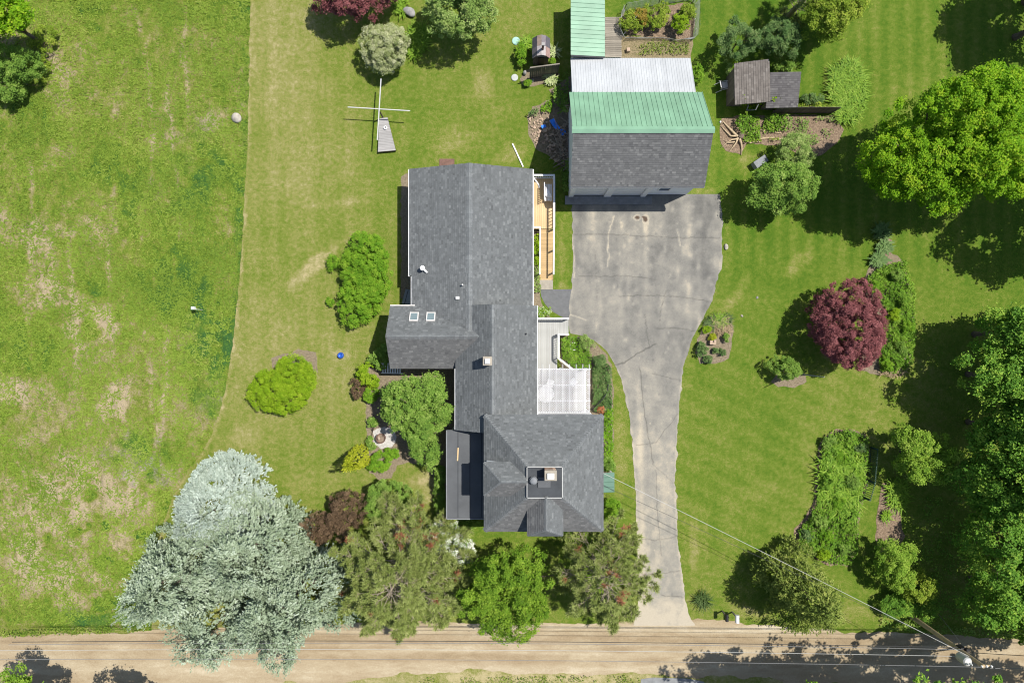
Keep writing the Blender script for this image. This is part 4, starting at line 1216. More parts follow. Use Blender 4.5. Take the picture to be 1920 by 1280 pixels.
# rails
mb = MB(); mb.beam((1.16, 11.78, zd + .95), (3.04, 11.78, zd + .95), .14, .05); mb.beam((2.99, 11.71, zd + .95), (2.99, yA, zd + .95), .13, .05)
mb.beam((2.99, yA, zd + .95), (2.99, yB + .3, 1.02), .1, .05); mb.beam((2.0, yA + .02, zd + .9), (2.0, yB + .3, .98), .08, .05); mb.beam((1.16, yA, zd + .92), (1.96, yA, zd + .92), .12, .05)
build_each(mb, "top_rail", MAT['white'], ramp)
mb = MB(); mb.beam((1.16, 11.78, zd + .12), (3.04, 11.78, zd + .12), .05, .07); mb.beam((2.99, 11.7, zd + .12), (2.99, yA, zd + .12), .05, .07); build_each(mb, "bottom_rail", MAT['white'], ramp)
bm_ = box_mesh("baluster", (.035, .035, .8), MAT['white'])
for k in range(11): piece("baluster", bm_, ramp, (1.25 + k * .16, 11.78, zd + .53))
for k in range(14): piece("baluster", bm_, ramp, (2.99, 11.5 - k * .25, zd + .53))
bm_ = box_mesh("rail_post", (.1, .1, 1.0), MAT['white'])
for x, y, z in ((2.99, 11.78, zd), (2.99, 9.9, zd), (2.99, yA, zd), (2.99, 6.6, .36), (2.99, 5.0, .1), (2.0, yA, zd - .04), (2.0, 6.4, .3), (2.0, 4.9, .1)): piece("rail_post", bm_, ramp, (x, y, z + .42))

bench = thing("deck_bench", G(1028, 362, zd), "white slatted bench on the new deck, wrapped in a draped cloth", "bench")
c = G(1024.5, 361, zd + .4)
mb = MB()
for k in range(5): mb.box((c.x - .06 + k * .1, c.y, zd + .42), (.075, 1.2, .03))
mb.build("seat", MAT['white'], bench)
mb = MB()
for k in range(9): mb.box((c.x - .17, c.y - .55 + k * .1375, zd + .72), (.03, .05, .5))
mb.beam((c.x - .17, c.y - .6, zd + .98), (c.x - .17, c.y + .6, zd + .98), .05, .06); mb.build("backrest", MAT['white'], bench)
for sx in (-.13, .33):
    for sy_ in (-.55, .55): MB().box((c.x + sx, c.y + sy_, zd + .21), (.05, .05, .42)).build("leg", MAT['white'], bench)
cl = MB()
cl.add([(c.x - .08, c.y + .32, zd + .95), (c.x + .4, c.y - .32, zd + .5), (c.x - .1, c.y - .3, zd + .72), (c.x + .22, c.y - .05, zd + .8), (c.x + .4, c.y - .34, zd + .45), (c.x - .1, c.y - .34, zd + .45), (c.x - .1, c.y + .3, zd + .45), (c.x + .1, c.y + .2, zd + .45)],
       [(0, 2, 3), (2, 1, 3), (0, 3, 1), (2, 5, 4, 1), (0, 6, 5, 2), (0, 1, 4, 7), (0, 7, 6)])
single("cloth_cover", cl, MAT['cloth'], c, "white pointed cloth draped over the bench on the new deck", "cover")

# ------------------------------------------------------------------ grey deck with white rails
deck = thing("grey_deck", G(1035, 650), "light grey board deck with white railing beside the lattice pergola", "deck")
zg = .32
bm1 = box_mesh("deck_board", (.13, 6.8, .035), MAT['greyboard'])
bm2 = box_mesh("deck_board", (.13, 1.15, .035), MAT['greyboard'])
bm3 = box_mesh("deck_board", (.13, 3.2, .035), MAT['greyboard'])
x = 1.58
while x < 5.3:
    if x < 3.28: piece("deck_board", bm1, deck, (x, -1.77, zg + random.uniform(0, .003)))
    else:
        if x < 4.05: piece("deck_board", bm2, deck, (x, 1.055, zg + random.uniform(0, .003)))
        piece("deck_board", bm3, deck, (x, -3.57, zg + random.uniform(0, .003)))
    x += .137
MB().box((2.75, 1.05, .15), (2.4, 1.1, .28)).build("deck_frame", MAT['ramp'], deck)
MB().box((3.4, -3.57, .15), (3.7, 3.1, .28)).build("deck_frame", MAT['ramp'], deck)
MB().box((2.4, -.75, .15), (1.6, 2.4, .28)).build("deck_frame", MAT['ramp'], deck)
zr = zg + .9
R = [(1.62, 1.64), (4.03, 1.64)]
R2 = [(4.03, .5), (3.33, .5), (3.33, -1.2), (4.32, -1.98)]
mt = MB(); mbt = MB()
for ring_ in (R, R2):
    for a, b in zip(ring_[:-1], ring_[1:]):
        mt.beam((*a, zr), (*b, zr), .13, .045); mbt.beam((*a, zg + .1), (*b, zg + .1), .05, .06)
build_each(mt, "top_rail", MAT['white'], deck); build_each(mbt, "bottom_rail", MAT['white'], deck)
bm_ = box_mesh("baluster", (.035, .035, .76), MAT['white']); bp = box_mesh("rail_post", (.1, .1, .92), MAT['white'])
for ring_ in (R, R2):
    for a, b in zip(ring_[:-1], ring_[1:]):
        a, b = Vector(a), Vector(b); k = max(2, int((b - a).length / .17))
        for i in range(1, k):
            p = a.lerp(b, i / k); piece("baluster", bm_, deck, (p.x, p.y, zg + .5))
    for a in ring_: piece("rail_post", bp, deck, (*a, zg + .46))

# ------------------------------------------------------------------ pergola with lattice roof
perg = thing("pergola", G(1056, 733), "white pergola roofed with diagonal lattice over the grey deck", "pergola")
zp = 2.6
px0, px1, py0, py1 = 1.72, 5.42, -5.02, -1.88
mb = MB()
pitch = .165
W_, H_ = px1 - px0, py1 - py0
for dsg, zz in ((1, zp), (-1, zp + .012)):
    kmin, kmax = (int(-H_ / pitch), int(W_ / pitch)) if dsg > 0 else (0, int((W_ + H_) / pitch))
    for k in range(kmin, kmax + 1):
        o_ = k * pitch
        if dsg > 0: t0, t1 = max(0, -o_), min(H_, W_ - o_); f_ = lambda t: (px0 + o_ + t, py0 + t)
        else: t0, t1 = max(0, o_ - W_), min(H_, o_); f_ = lambda t: (px0 + o_ - t, py0 + t)
        if t1 - t0 > .06:
            a, b = f_(t0), f_(t1)
            mb.beam((*a, zz), (*b, zz), .034, .01, tint=random.random())
mb.build("lattice", MAT['lattice'], perg, "stuff")
for px in (1018, 1030.5, 1043, 1055.5, 1068, 1080.5, 1093, 1105):
    x = G(px, 0, zp).x
    MB().beam((x, py0, zp - .09), (x, py1 + .3, zp - .09), .04, .14).build("rafter", MAT['lattice'], perg)
for py in (692, 722, 752, 775):
    y = G(0, py, zp).y
    MB().beam((px0, y, zp - .24), (px1 + .05, y, zp - .24), .07, .14).build("beam", MAT['white'], perg)
MB().box((G(1097, 0, zp).x, (py0 + py1) / 2, zp + .03), (.15, H_, .02)).build("cover_strip", MAT['lattice'], perg)
for y in (721.5, 751.5): MB().box(((px0 + px1) / 2, G(0, y, zp).y, zp + .032), (W_, .07, .02)).build("cover_strip", MAT['lattice'], perg)
for x, y in ((5.3, -1.95), (5.3, -4.9), (3.5, -1.95)): MB().box((x, y, (zp - .3) / 2 + .15), (.11, .11, zp - .62)).build("post", MAT['white'], perg)
tb = thing("patio_table", G(1020, 737, .32), "round white table standing under the lattice pergola", "table")
c = G(1022, 737, .32)
MB().lathe(c + Vector((0, 0, .68)), [(.02, 0), (.58, 0), (.6, .02), (.58, .04), (.02, .04)], 24).build("tabletop", MAT['white'], tb)
for k in range(4):
    t = math.pi / 4 + k * math.pi / 2
    MB().tube([c + Vector((.35 * math.cos(t), .35 * math.sin(t), 0)), c + Vector((.3 * math.cos(t), .3 * math.sin(t), .68))], .03, 7).build("leg", MAT['white'], tb)
ch0 = None
def patio_chair(px, py, rz, label):
    r = thing("patio_chair", G(px, py, .34), label, "chair", "white chairs under the pergola")
    r.rotation_euler = (0, 0, rz)
    r0 = org(r)
    MB().box(r0 + Vector((0, 0, .42)), (.48, .48, .04)).build("seat", MAT['white'], r)
    MB().box(r0 + Vector((0, .24, .7)), (.48, .04, .5)).build("backrest", MAT['white'], r)
    for sx in (-.2, .2):
        for sy_ in (-.2, .2): MB().box(r0 + Vector((sx, sy_, .2)), (.04, .04, .4)).build("leg", MAT['white'], r)
patio_chair(1074, 716, .8, "white chair under the pergola by the diagonal deck rail")
patio_chair(1031, 718, -.3, "white chair under the pergola tucked beside the round table")

# ------------------------------------------------------------------ clothes line with ramp platform
plat = thing("wooden_platform", G(722, 252), "tapering grey plank platform on the lawn below a cross of poles", "platform")
L0, L1, R0, R1 = G(711, 222, .25), G(708.5, 285, .35), G(726.5, 220.5, .25), G(742, 282, .35)
nb = 21
for k in range(nb):
    t0, t1 = k / nb, (k + .93) / nb
    a, b = L0.lerp(L1, t0), R0.lerp(R1, t0); c_, d_ = L0.lerp(L1, t1), R0.lerp(R1, t1)
    MB().prism([a, c_, d_, b], .04).build("plank", MAT['palebpard'], plat)
mb = MB(); mb.beam(L0 + Vector((.04, 0, -.12)), L1 + Vector((.04, 0, -.12)), .06, .16); mb.beam(R0 + Vector((-.04, 0, -.12)), R1 + Vector((-.04, 0, -.12)), .06, .16)
mb.beam(L1 + Vector((.02, .05, -.16)), R1 + Vector((-.02, .05, -.16)), .06, .22); mb.build("frame", MAT['brownwood'], plat)
mb = MB().lathe(G(723, 240, .3), [(.075, 0), (.13, 0), (.13, .1), (.075, .1)], 16, closed=False)
single("cable_ring", mb, MAT['white'], G(723, 240, .3), "small white ring lying on the tapering plank platform", "ring")
cl = thing("clothes_pole", G(718, 220.7), "tall post carrying a cross of long thin pale poles above the lawn", "clothes line")
MB().tube([G(718.3, 220.7), G(710.3, 206.7, 1.62)], .055, 10).build("post", MAT['bark'], cl)
MB().beam(G(714.5, 148, 1.66), G(707.5, 263, 1.66), .07, .06).build("arm", MAT['lightsteel'], cl)
MB().beam(G(652, 201, 1.6), G(769, 208, 1.6), .06, .05).build("arm", MAT['lightsteel'], cl)

# ------------------------------------------------------------------ wooden fence panel by the playhouse
fp = thing("fence_panel", G(1020, 146), "short dark board fence panel standing in front of the playhouse", "fence")
a, b = G(992.5, 147, 0), G(1046, 140, 0)
nb = 15
d = (b - a); rz = math.atan2(d.y, d.x)
bm_ = box_mesh("fence_board", (d.length / nb - .012, .03, 1.9), MAT['darkboard'])
for k in range(nb):
    p = a.lerp(b, (k + .5) / nb); piece("fence_board", bm_, fp, p + Vector((0, random.uniform(-.006, .006), .97 + random.uniform(-.02, .02))), rz)
mb = MB(); nrm = Vector((-d.y, d.x, 0)).normalized()
for z in (.4, 1.6): mb.beam(a + nrm * .05 + Vector((0, 0, z)), b + nrm * .05 + Vector((0, 0, z)), .05, .09)
mb.beam(a + Vector((0, 0, 1.94)), b + Vector((0, 0, 1.94)), .08, .035); build_each(mb, "rail", MAT['oldboard'], fp)
# vine fence right of the old shed
vf = thing("board_fence", G(1510, 208), "low dark board fence under vines running from the old shed", "fence")
a, b = G(1447, 212, 0), G(1562, 212, 0)
nb = 26; d = b - a
bm_ = box_mesh("fence_board", (d.length / nb - .014, .03, 1.25), MAT['darkboard'])
for k in range(nb): piece("fence_board", bm_, vf, a.lerp(b, (k + .5) / nb) + Vector((0, random.uniform(-.008, .008), .63)))
mb = MB()
for z in (.35, 1.0): mb.beam(a + Vector((0, .05, z)), b + Vector((0, .05, z)), .05, .08)
build_each(mb, "rail", MAT['oldboard'], vf)

# iron picket fence by the long bed
pf = thing("picket_fence", G(1625, 890), "dark green iron picket fence along the edge of the long bed", "fence")
pts = [G(1632, 838), G(1627, 900), G(1618, 932)]
bm_ = box_mesh("picket", (.035, .035, 1.1), MAT['darkgreen'])
mb = MB()
for a, b in zip(pts[:-1], pts[1:]):
    k = int((b - a).length / .14)
    for i in range(k): piece("picket", bm_, pf, a.lerp(b, (i + .5) / k) + Vector((0, 0, .56)))
    for z in (.12, 1.0): mb.beam(a + Vector((0, 0, z)), b + Vector((0, 0, z)), .035, .035)
build_each(mb, "rail", MAT['darkgreen'], pf)
for p in pts: MB().box(p + Vector((0, 0, .5)), (.09, .09, 1.0)).build("fence_post", MAT['darkgreen'], pf)

# boardwalk
bw = thing("boardwalk", G(1149, 75), "weathered grey plank walk between the green roofed shed and vegetable plot", "boardwalk")
bm_ = box_mesh("plank", (1.22, .125, .035), MAT['oldboard'])
y = G(0, 109).y
while y < G(0, 37).y:
    p = G(1149.5, 0)
    piece("plank", bm_, bw, (p.x + random.uniform(-.03, .03), y + .07, .12 + random.uniform(0, .008)), random.uniform(-.012, .012)); y += .14
mb = MB(); mb.box((G(1139, 0).x, (G(0, 109).y + G(0, 37).y) / 2, .05), (.08, 2.75, .1)); mb.box((G(1160, 0).x, (G(0, 109).y + G(0, 37).y) / 2, .05), (.08, 2.75, .1)); mb.build("joist", MAT['oldboard'], bw)

# netting fence round the vegetable plot
nf = thing("garden_netting", G(1235, 40), "sagging grey net fence on thin posts round the vegetable plot", "fence")
per = [(1166, 34), (1172, 22), (1232, 11), (1292, 2), (1302, 8), (1301, 40), (1299, 74), (1270, 75), (1240, 71), (1200, 70), (1172, 72), (1164, 60), (1166, 34)]
hts = [.8, .9, .85, .8, .9, .85, .8, .35, .4, .3, .5, .7, .8]
mb = MB()
for i in range(len(per) - 1):
    a, b = G(*per[i]), G(*per[i + 1]); ha, hb = hts[i], hts[i + 1]
    L = (b - a).length; k = max(2, int(L / .09))
    out = Vector((b.y - a.y, a.x - b.x, 0)).normalized() * -.16
    for j in range(k):
        t = (j + .5) / k; p = a.lerp(b, t); h = ha + (hb - ha) * t
        o1 = out * (.5 + vnoise(p.x * 2, p.y * 2, 3)) * 1.6
        mb.beam(p, p + o1 + Vector((0, 0, h)), .012, .012, tint=.5)
    for r in range(8):
        f_ = (r + 1) / 8
        mb.beam(a + out * f_ + Vector((0, 0, ha * f_)), b + out * f_ + Vector((0, 0, hb * f_)), .012, .012)
mb.build("netting", MAT['netting'], nf, "stuff")
for (px, py, lx, ly, h) in ((1166, 70, .9, 1.0, 1.3), (1168, 24, .1, .1, 1.1), (1232, 14, .05, .2, 1.1), (1298, 6, .1, .2, 1.2), (1300, 46, -.1, 0, .9), (1299, 74, 0, .3, 1.0)):
    p = G(px, py); MB().tube([p, p + Vector((lx, ly, h))], .022, 6).build("net_post", MAT['lightsteel'] if px in (1166, 1299, 1300) else MAT['black'], nf)
mb = MB().box((0, 0, .15), (.22, .26, .3), .15); o = mb.build("stone_block", MAT['rubble'], None); o.location = G(1177, 96, .016); tag(o, "pale square block in the dry bed beside the boardwalk", "block")

# ------------------------------------------------------------------ lounge chair by the old shed
lc = thing("lounge_chair", G(1356, 162), "folding lounge chair with pale seat beside the old shed wall", "chair")
o0 = G(1353, 164, 0); ax = Vector((.97, .2, 0)); ay = Vector((-.2, .97, 0))
mb = MB(); mb.prism([o0 + ax * -.1 - ay * .24 + Vector((0, 0, .38)), o0 + ax * .36 - ay * .24 + Vector((0, 0, .34)), o0 + ax * .36 + ay * .24 + Vector((0, 0, .34)), o0 + ax * -.1 + ay * .24 + Vector((0, 0, .38))], .03); mb.build("seat", MAT['lightsteel'], lc)
mb = MB(); mb.prism([o0 + ax * -.33 - ay * .24 + Vector((0, 0, .85)), o0 + ax * -.13 - ay * .24 + Vector((0, 0, .4)), o0 + ax * -.13 + ay * .24 + Vector((0, 0, .4)), o0 + ax * -.33 + ay * .24 + Vector((0, 0, .85))], .03); mb.build("backrest", MAT['white'], lc)
for s in (-1, 1):
    mb = MB(); mb.tube([o0 + ax * -.5 + ay * s * .3, o0 + ax * -.1 + ay * s * .3 + Vector((0, 0, .36)), o0 + ax * .75 + ay * s * .28 + Vector((0, 0, .42)), o0 + ax * .8 + ay * s * .28], .022, 6); mb.build("side_frame", MAT['lightsteel'], lc)
    mb = MB(); mb.tube([o0 + ax * .35 + ay * s * .3, o0 + ax * -.35 + ay * s * .3 + Vector((0, 0, .62)), o0 + ax * .2 + ay * s * .3 + Vector((0, 0, .6))], .02, 6); mb.build("armrest", MAT['black'], lc)

# ------------------------------------------------------------------ stones
def boulder(name, c, r, m, label, cat="boulder", seed=1, flat=.7, group=None):
    rng = np.random.default_rng(seed)
    nu, nv = 18, 10
    vs = []
    bump = [(Vector(rng.normal(size=3)).normalized(), rng.uniform(.05, .22)) for _ in range(9)]
    for j in range(nv + 1):
        th = math.pi * j / nv
        for i in range(nu):
            ph_ = 2 * math.pi * i / nu
            d = Vector((math.sin(th) * math.cos(ph_), math.sin(th) * math.sin(ph_), math.cos(th)))
            k = 1.0
            for b, w in bump: k += w * max(0, d.dot(b)) ** 4 - w * .35
            k += rng.uniform(-.02, .02)
            vs.append(Vector((d.x * r[0], d.y * r[1], d.z * r[2] * flat)) * k)
    fs = []
    for j in range(nv):
        for i in range(nu): fs.append((j * nu + i, (j + 1) * nu + i, (j + 1) * nu + (i + 1) % nu, j * nu + (i + 1) % nu))
    o = MB().add(vs, fs).build(name, m, None, smooth=True)
    o.location = c
    return tag(o, label, cat, group)
boulder("boulder", G(443, 222, .18), (.6, .5, .5), MAT['rock'], "tan boulder at the mown edge of the meadow", seed=3)
boulder("boulder", G(769, 22, .2), (.55, .48, .5), MAT['greyrock'], "grey boulder between the green tree and daylilies by the pale willow", seed=4)
boulder("boulder", G(1362, 463, .08), (.2, .28, .2), MAT['rock'], "small pale rock on the grass at the driveway edge", "rock", seed=5)
boulder("boulder", G(984, 137, .18), (.22, .24, .35), MAT['greyrock'], "mottled stone at the foot of the dark fence panel", "rock", seed=6)
boulder("boulder", G(999, 150, .1), (.18, .18, .22), MAT['greyrock'], "round grey stone between green ball shrub and fence panel", "rock", seed=7)
boulder("boulder", G(1420, 558, .03), (.12, .12, .1), MAT['greyrock'], "small lone stone on the lawn above the island bed", "rock", seed=8)
boulder("boulder", G(1391, 592, .03), (.14, .14, .1), MAT['concrete'], "small flat stone just outside the island bed", "rock", seed=9)
boulder("boulder", G(1351, 228, .06), (.1, .1, .12), MAT['white'], "small white stone at the corner of the barn garden bed", "rock", seed=10)

sp = thing("stone_pile", G(1018, 235), "spread of tan rubble stones in the bed beside the garage", "stone pile")
vr = []
for s in range(5):
    o = boulder("stone", (0, 0, 0), (.1, .085, .08), MAT['rubble'], None, None, seed=50 + s); vr.append(o.data); bpy.data.objects.remove(o)
rng = np.random.default_rng(8)
poly = [(992, 222), (1008, 208), (1032, 202), (1036, 232), (1026, 262), (1006, 272), (995, 250)]
k = 0
while k < 110:
    px, py = rng.uniform(990, 1040), rng.uniform(200, 275)
    if not inpoly(np.array([px]), np.array([py]), poly)[0]: continue
    s = rng.uniform(.5, 1.5)
    piece("stone", vr[k % 5], sp, G(px, py, rng.uniform(.03, .08)), rng.uniform(0, 6), (s, s * rng.uniform(.7, 1.2), s)); k += 1
dp = thing("debris_pile", G(1045, 270), "dark heap of stones and broken slabs in the garage's shade", "debris pile")
k = 0
poly = [(1012, 240), (1070, 235), (1070, 320), (1050, 310), (1020, 285)]
while k < 130:
    px, py = rng.uniform(1010, 1072), rng.uniform(235, 322)
    if not inpoly(np.array([px]), np.array([py]), poly)[0]: continue
    s = rng.uniform(.6, 2.0)
    piece("stone", vr[k % 5], dp, G(px, py, rng.uniform(.03, .18)), rng.uniform(0, 6), (s, s * rng.uniform(.6, 1.2), s)); k += 1
bp_ = thing("brush_pile", G(1058, 250), "heap of cut sticks and branches against the garage wall", "brush pile")
for k in range(46):
    if k < 8: c = G(1061 + rng.uniform(-4, 4), 202 + rng.uniform(-5, 5), rng.uniform(.25, .6)); L = .32; th = rng.uniform(-.4, 2.2); mt_ = MAT['driftwood']
    else: c = G(rng.uniform(1042, 1068), rng.uniform(215, 320), rng.uniform(.1, .5)); L = rng.uniform(.3, .9); th = rng.uniform(0, 6.3); mt_ = MAT['palebark'] if k % 3 else MAT['bark']
    d = Vector((math.cos(th), math.sin(th), rng.uniform(-.15, .3))) * L
    MB().tube([c - d, c + Vector((0, 0, .04)), c + d], [.03, .024, .012], 5).build("stick", mt_, bp_)
# crumpled blue tarpaulins
def tarp(pts, label, seed):
    rng = np.random.default_rng(seed)
    P = pxxy(pts)
    xs_ = [p[0] for p in P]; ys_ = [p[1] for p in P]
    X, Y = np.meshgrid(np.linspace(min(xs_), max(xs_), 22), np.linspace(min(ys_), max(ys_), 22))
    Z = .2 + .25 * fbm(X * 3, Y * 3, seed, 3)
    ii = np.arange(22 * 22).reshape(22, 22)
    F = np.stack([ii[:-1, :-1].ravel(), ii[:-1, 1:].ravel(), ii[1:, 1:].ravel(), ii[1:, :-1].ravel()], 1)
    cx_ = X.ravel()[F].mean(1); cy_ = Y.ravel()[F].mean(1)
    F = F[inpoly(cx_, cy_, P)]
    V = np.stack([X.ravel(), Y.ravel(), Z.ravel()], 1)
    c = np.array([V[:, 0].mean(), V[:, 1].mean(), .2])
    Vb = V - [0, 0, .02]
    n0 = len(V)
    F2 = np.concatenate([F, (F + n0)[:, ::-1]])
    o = link_mesh("tarpaulin", np_mesh("tarpaulin", np.concatenate([V, Vb]) - c, F2, MAT['tarp'], None, None, True), None)
    o.location = c
    tag(o, label, "tarp", "blue tarpaulin pieces on the debris")
tarp([(1030, 228), (1038, 225), (1044, 234), (1050, 243), (1047, 246), (1040, 244), (1034, 236)], "longer crumpled blue tarp piece on the debris nearest the stones", 3)
tarp([(1050, 245), (1058, 244), (1061, 251), (1054, 257), (1050, 252)], "small blue tarp scrap on the debris nearest the garage", 5)
tarp([(1014, 238), (1022, 236), (1024, 241), (1016, 244)], "faded blue tarp scrap lying at the shadow edge by stones", 7)

# uprooted stump
st = thing("root_stump", G(1378, 256), "bleached twisted roots of an old stump on bare sand", "stump")
for pts, r0 in (([(1383, 256), (1374, 247), (1364, 237), (1356, 228), (1351, 234)], .1), ([(1384, 255), (1370, 255), (1358, 243), (1352, 236)], .08), ([(1384, 258), (1380, 268), (1374, 276), (1368, 282)], .08),
                ([(1387, 260), (1390, 270), (1391, 280), (1390, 291)], .09), ([(1384, 260), (1372, 262), (1360, 270), (1352, 277)], .06), ([(1386, 256), (1392, 250), (1395, 244)], .09), ([(1378, 266), (1366, 268), (1358, 262)], .05)):
    P = [G(a, b, .06 + .2 * math.exp(-i * .8)) for i, (a, b) in enumerate(pts)]
    MB().tube(P, [r0 * (1 - .75 * i / (len(P) - 1)) for i in range(len(P))], 7).build("root", MAT['driftwood'], st, smooth=True)
MB().lathe(G(1387, 257, 0), [(.28, 0), (.22, .25), (.2, .38), (.08, .42)], 14).build("stump_core", MAT['bark'], st)
bd = thing("raised_bed", G(1456, 259), "low planted strip framed by bleached logs near the stump", "raised bed")
for a, b in (((1405, 263), (1452, 258)), ((1405, 268), (1425, 266)), ((1448, 264), (1470, 260)), ((1430, 246), (1465, 250))):
    MB().tube([G(*a, .06), G((a[0] + b[0]) / 2, (a[1] + b[1]) / 2 - .7, .07), G(*b, .06)], [.06, .07, .05], 7).build("log", MAT['driftwood'], bd)
mb = MB(); a = math.radians(34)
mb.box((0, 0, .62), (.98, .52, .05)); mb.box((-.44, 0, .3), (.06, .5, .6)); mb.box((.44, 0, .3), (.06, .5, .6))
o = mb.build("potting_table", MAT['steel'], None); o.location = G(1421, 307); o.rotation_euler = (0, 0, a); tag(o, "grey slab topped bench half under the round leafy tree", "bench")

# ------------------------------------------------------------------ little things on the lawn
mb = MB().lathe((0, 0, 0), [(.02, 0), (.13, 0), (.21, .1), (.24, .2), (.2, .3), (.19, .34), (.15, .34), (.15, .26), (.02, .25)], 22)
o = mb.build("glazed_pot", MAT['blue'], None, smooth=True); o.location = G(640, 666); tag(o, "round cobalt blue glazed pot alone on the lawn", "pot")
def lid(px, py, r, m, label):
    o = MB().lathe((0, 0, 0), [(.01, 0), (r, 0), (r, .05), (r * .9, .07), (.01, .075)], 24).build("well_cover", m, None); o.location = G(px, py, .004); tag(o, label, "cover", "round covers set in the lawn")
lid(967.5, 77.5, .29, MAT['teal'], "pale teal round cover on the lawn left of the playhouse"); lid(965, 146, .25, MAT['lidgrey'], "pale grey round cover on the lawn left of the fence panel")
tb = thing("barrel_planter", G(715, 820), "round brown tub planter standing on a pale gravel circle", "planter")
c = G(716, 820)
MB().lathe(c, [(.3, .02), (.34, .4), (.36, .5), (.31, .5), (.29, .34)], 24, closed=False).build("tub", MAT['brownwood'], tb)
MB().lathe(c, [(.01, .36), (.3, .36)], 20, closed=False).build("soil", MAT['dirt'], tb)
o = boulder("planter_stone", c + Vector((-.12, .02, .5)), (.15, .17, .16), MAT['rubble'], "tan stone sitting inside the brown tub planter", "rock", seed=13)
o = MB().lathe((0, 0, 0), [(.25, .0), (.3, .0), (.29, .3), (.24, .3)], 24, closed=False).build("ring_planter", MAT['trim'], None); o.location = G(1075, 649); tag(o, "pale round ring planter in the bed by the diagonal railing", "planter")
o = MB().box((0, 0, .02), (1.1, .5, .04)).build("door_mat", MAT['brownwood'], None); o.location = G(838, 304.5, .004); tag(o, "flat brown board lying behind the north gable of the house", "board")
o = MB().beam((0, 0, .06), G(981, 313, .06) - G(961, 270, 0), .09, .07).build("white_plank", MAT['white'], None); o.location = G(961, 270); tag(o, "long white plank lying on the lawn near the house corner", "plank")
mb = MB(); mb.prism([Vector((-.32, -.5, .75)), Vector((.3, -.5, .5)), Vector((.3, .45, .5)), Vector((-.32, .45, .75))][::-1], .05)
ht = thing("cellar_hatch", G(764, 558), "sloping grey cellar door against the west wall of the house", "cellar door")
c = G(765, 558)
MB().prism([c + Vector((-.42, -.45, .3)), c + Vector((.3, -.52, .75)), c + Vector((.3, .5, .75)), c + Vector((-.1, .6, .5))], .05).build("door", MAT['steel'], ht)
MB().beam(c + Vector((-.2, -.5, .46)), c + Vector((.12, .52, .64)), .03, .04).build("door_seam", MAT['black'], ht)
MB().box(c + Vector((.18, 0, .2)), (.5, .9, .4)).build("hatch_base", MAT['greyconcrete'], ht)
sb = thing("slatted_bench", G(735, 690), "white slatted bench half under the west wing's eave", "bench")
for k in range(8): MB().box(G(718 + k * 4.6, 690.5, .5), (.085, .66, .03)).build("seat_slat", MAT['white'], sb)
for py in (682, 700): MB().beam(G(715, py - 1, .46), G(756, py, .46), .05, .07).build("rail", MAT['white'], sb)
for px in (718, 750):
    for py in (683, 699): MB().box(G(px, py, .23), (.05, .05, .44)).build("leg", MAT['white'], sb)
bh = thing("birdhouse", G(381, 582), "pale nest box on a thin post in the rough meadow", "birdhouse")
p0 = G(381, 581); MB().tube([p0, p0 + Vector((0, 0, 1.05))], .03, 7).build("post", MAT['lightsteel'], bh)
MB().box(G(362.5, 577.5, 1.2), (.22, .2, .26)).build("nest_box", MAT['white'], bh)
MB().beam(G(362.5, 577.5, 1.08), p0 + Vector((0, 0, 1.04)), .04, .04).build("bracket", MAT['lightsteel'], bh)
o = MB().tube([G(1488, 700), G(1488, 700) + Vector((0, 0, 4.9))], [.05, .03], 10).build("garden_pole", MAT['steel'], None); tag(o, "tall bare grey pole rising from the small shrub's edge", "pole")
gh = MB(); gh.tube([G(1110, 767, .3), G(1121, 757, .42), (G(1130, 748, .45)), G(1138, 736, .4), G(1141, 720, .3)], .035, 7)
single("garden_hose", gh, MAT['black'], G(1125, 745), "black hose curving over the plants beside the pergola", "hose")
mb = MB(); mb.box((0, 0, .2), (.42, .3, .4)); mb.box((.12, .1, .44), (.16, .16, .1))
o = mb.build("stone_plinth", MAT['rubble'], None); o.location = G(1334, 642); tag(o, "pale stone seat in the middle of the island bed", "stone seat")
# mailboxes
def mailbox(px, py, m, label, w, rz, L=.5):
    r = thing("mailbox", G(px, py), label, "mailbox", "roadside mailboxes")
    b = org(r)
    MB().box(b + Vector((0, .06, .5)), (.09, .09, 1.0)).build("post", MAT['oldboard'], r)
    mb = MB(); n = 9
    prof = [(w * math.cos(math.pi * i / n), .12 + w * .9 * math.sin(math.pi * i / n)) for i in range(n + 1)] + [(-w, 0), (w, 0)]
    q = [b + Vector((x, -L / 2, 1.02 + z)) for x, z in prof]
    mb.prism(q, L, direction=Vector((0, -1, 0))); bx = mb.build("mailbox_body", m, r)
    MB().beam(b + Vector((w + .012, .05, 1.08)), b + Vector((w + .012, .05, 1.3)), .015, .04, up=(0, 1, 0)).build("flag", MAT['redpipe'], bx)
mailbox(1354, 1146, MAT['black'], "black rounded mailbox on its post at the road edge", .11, 0)
mailbox(1373, 1148, MAT['white'], "white mailbox on a post under the olive cedar", .13, 0, .55)

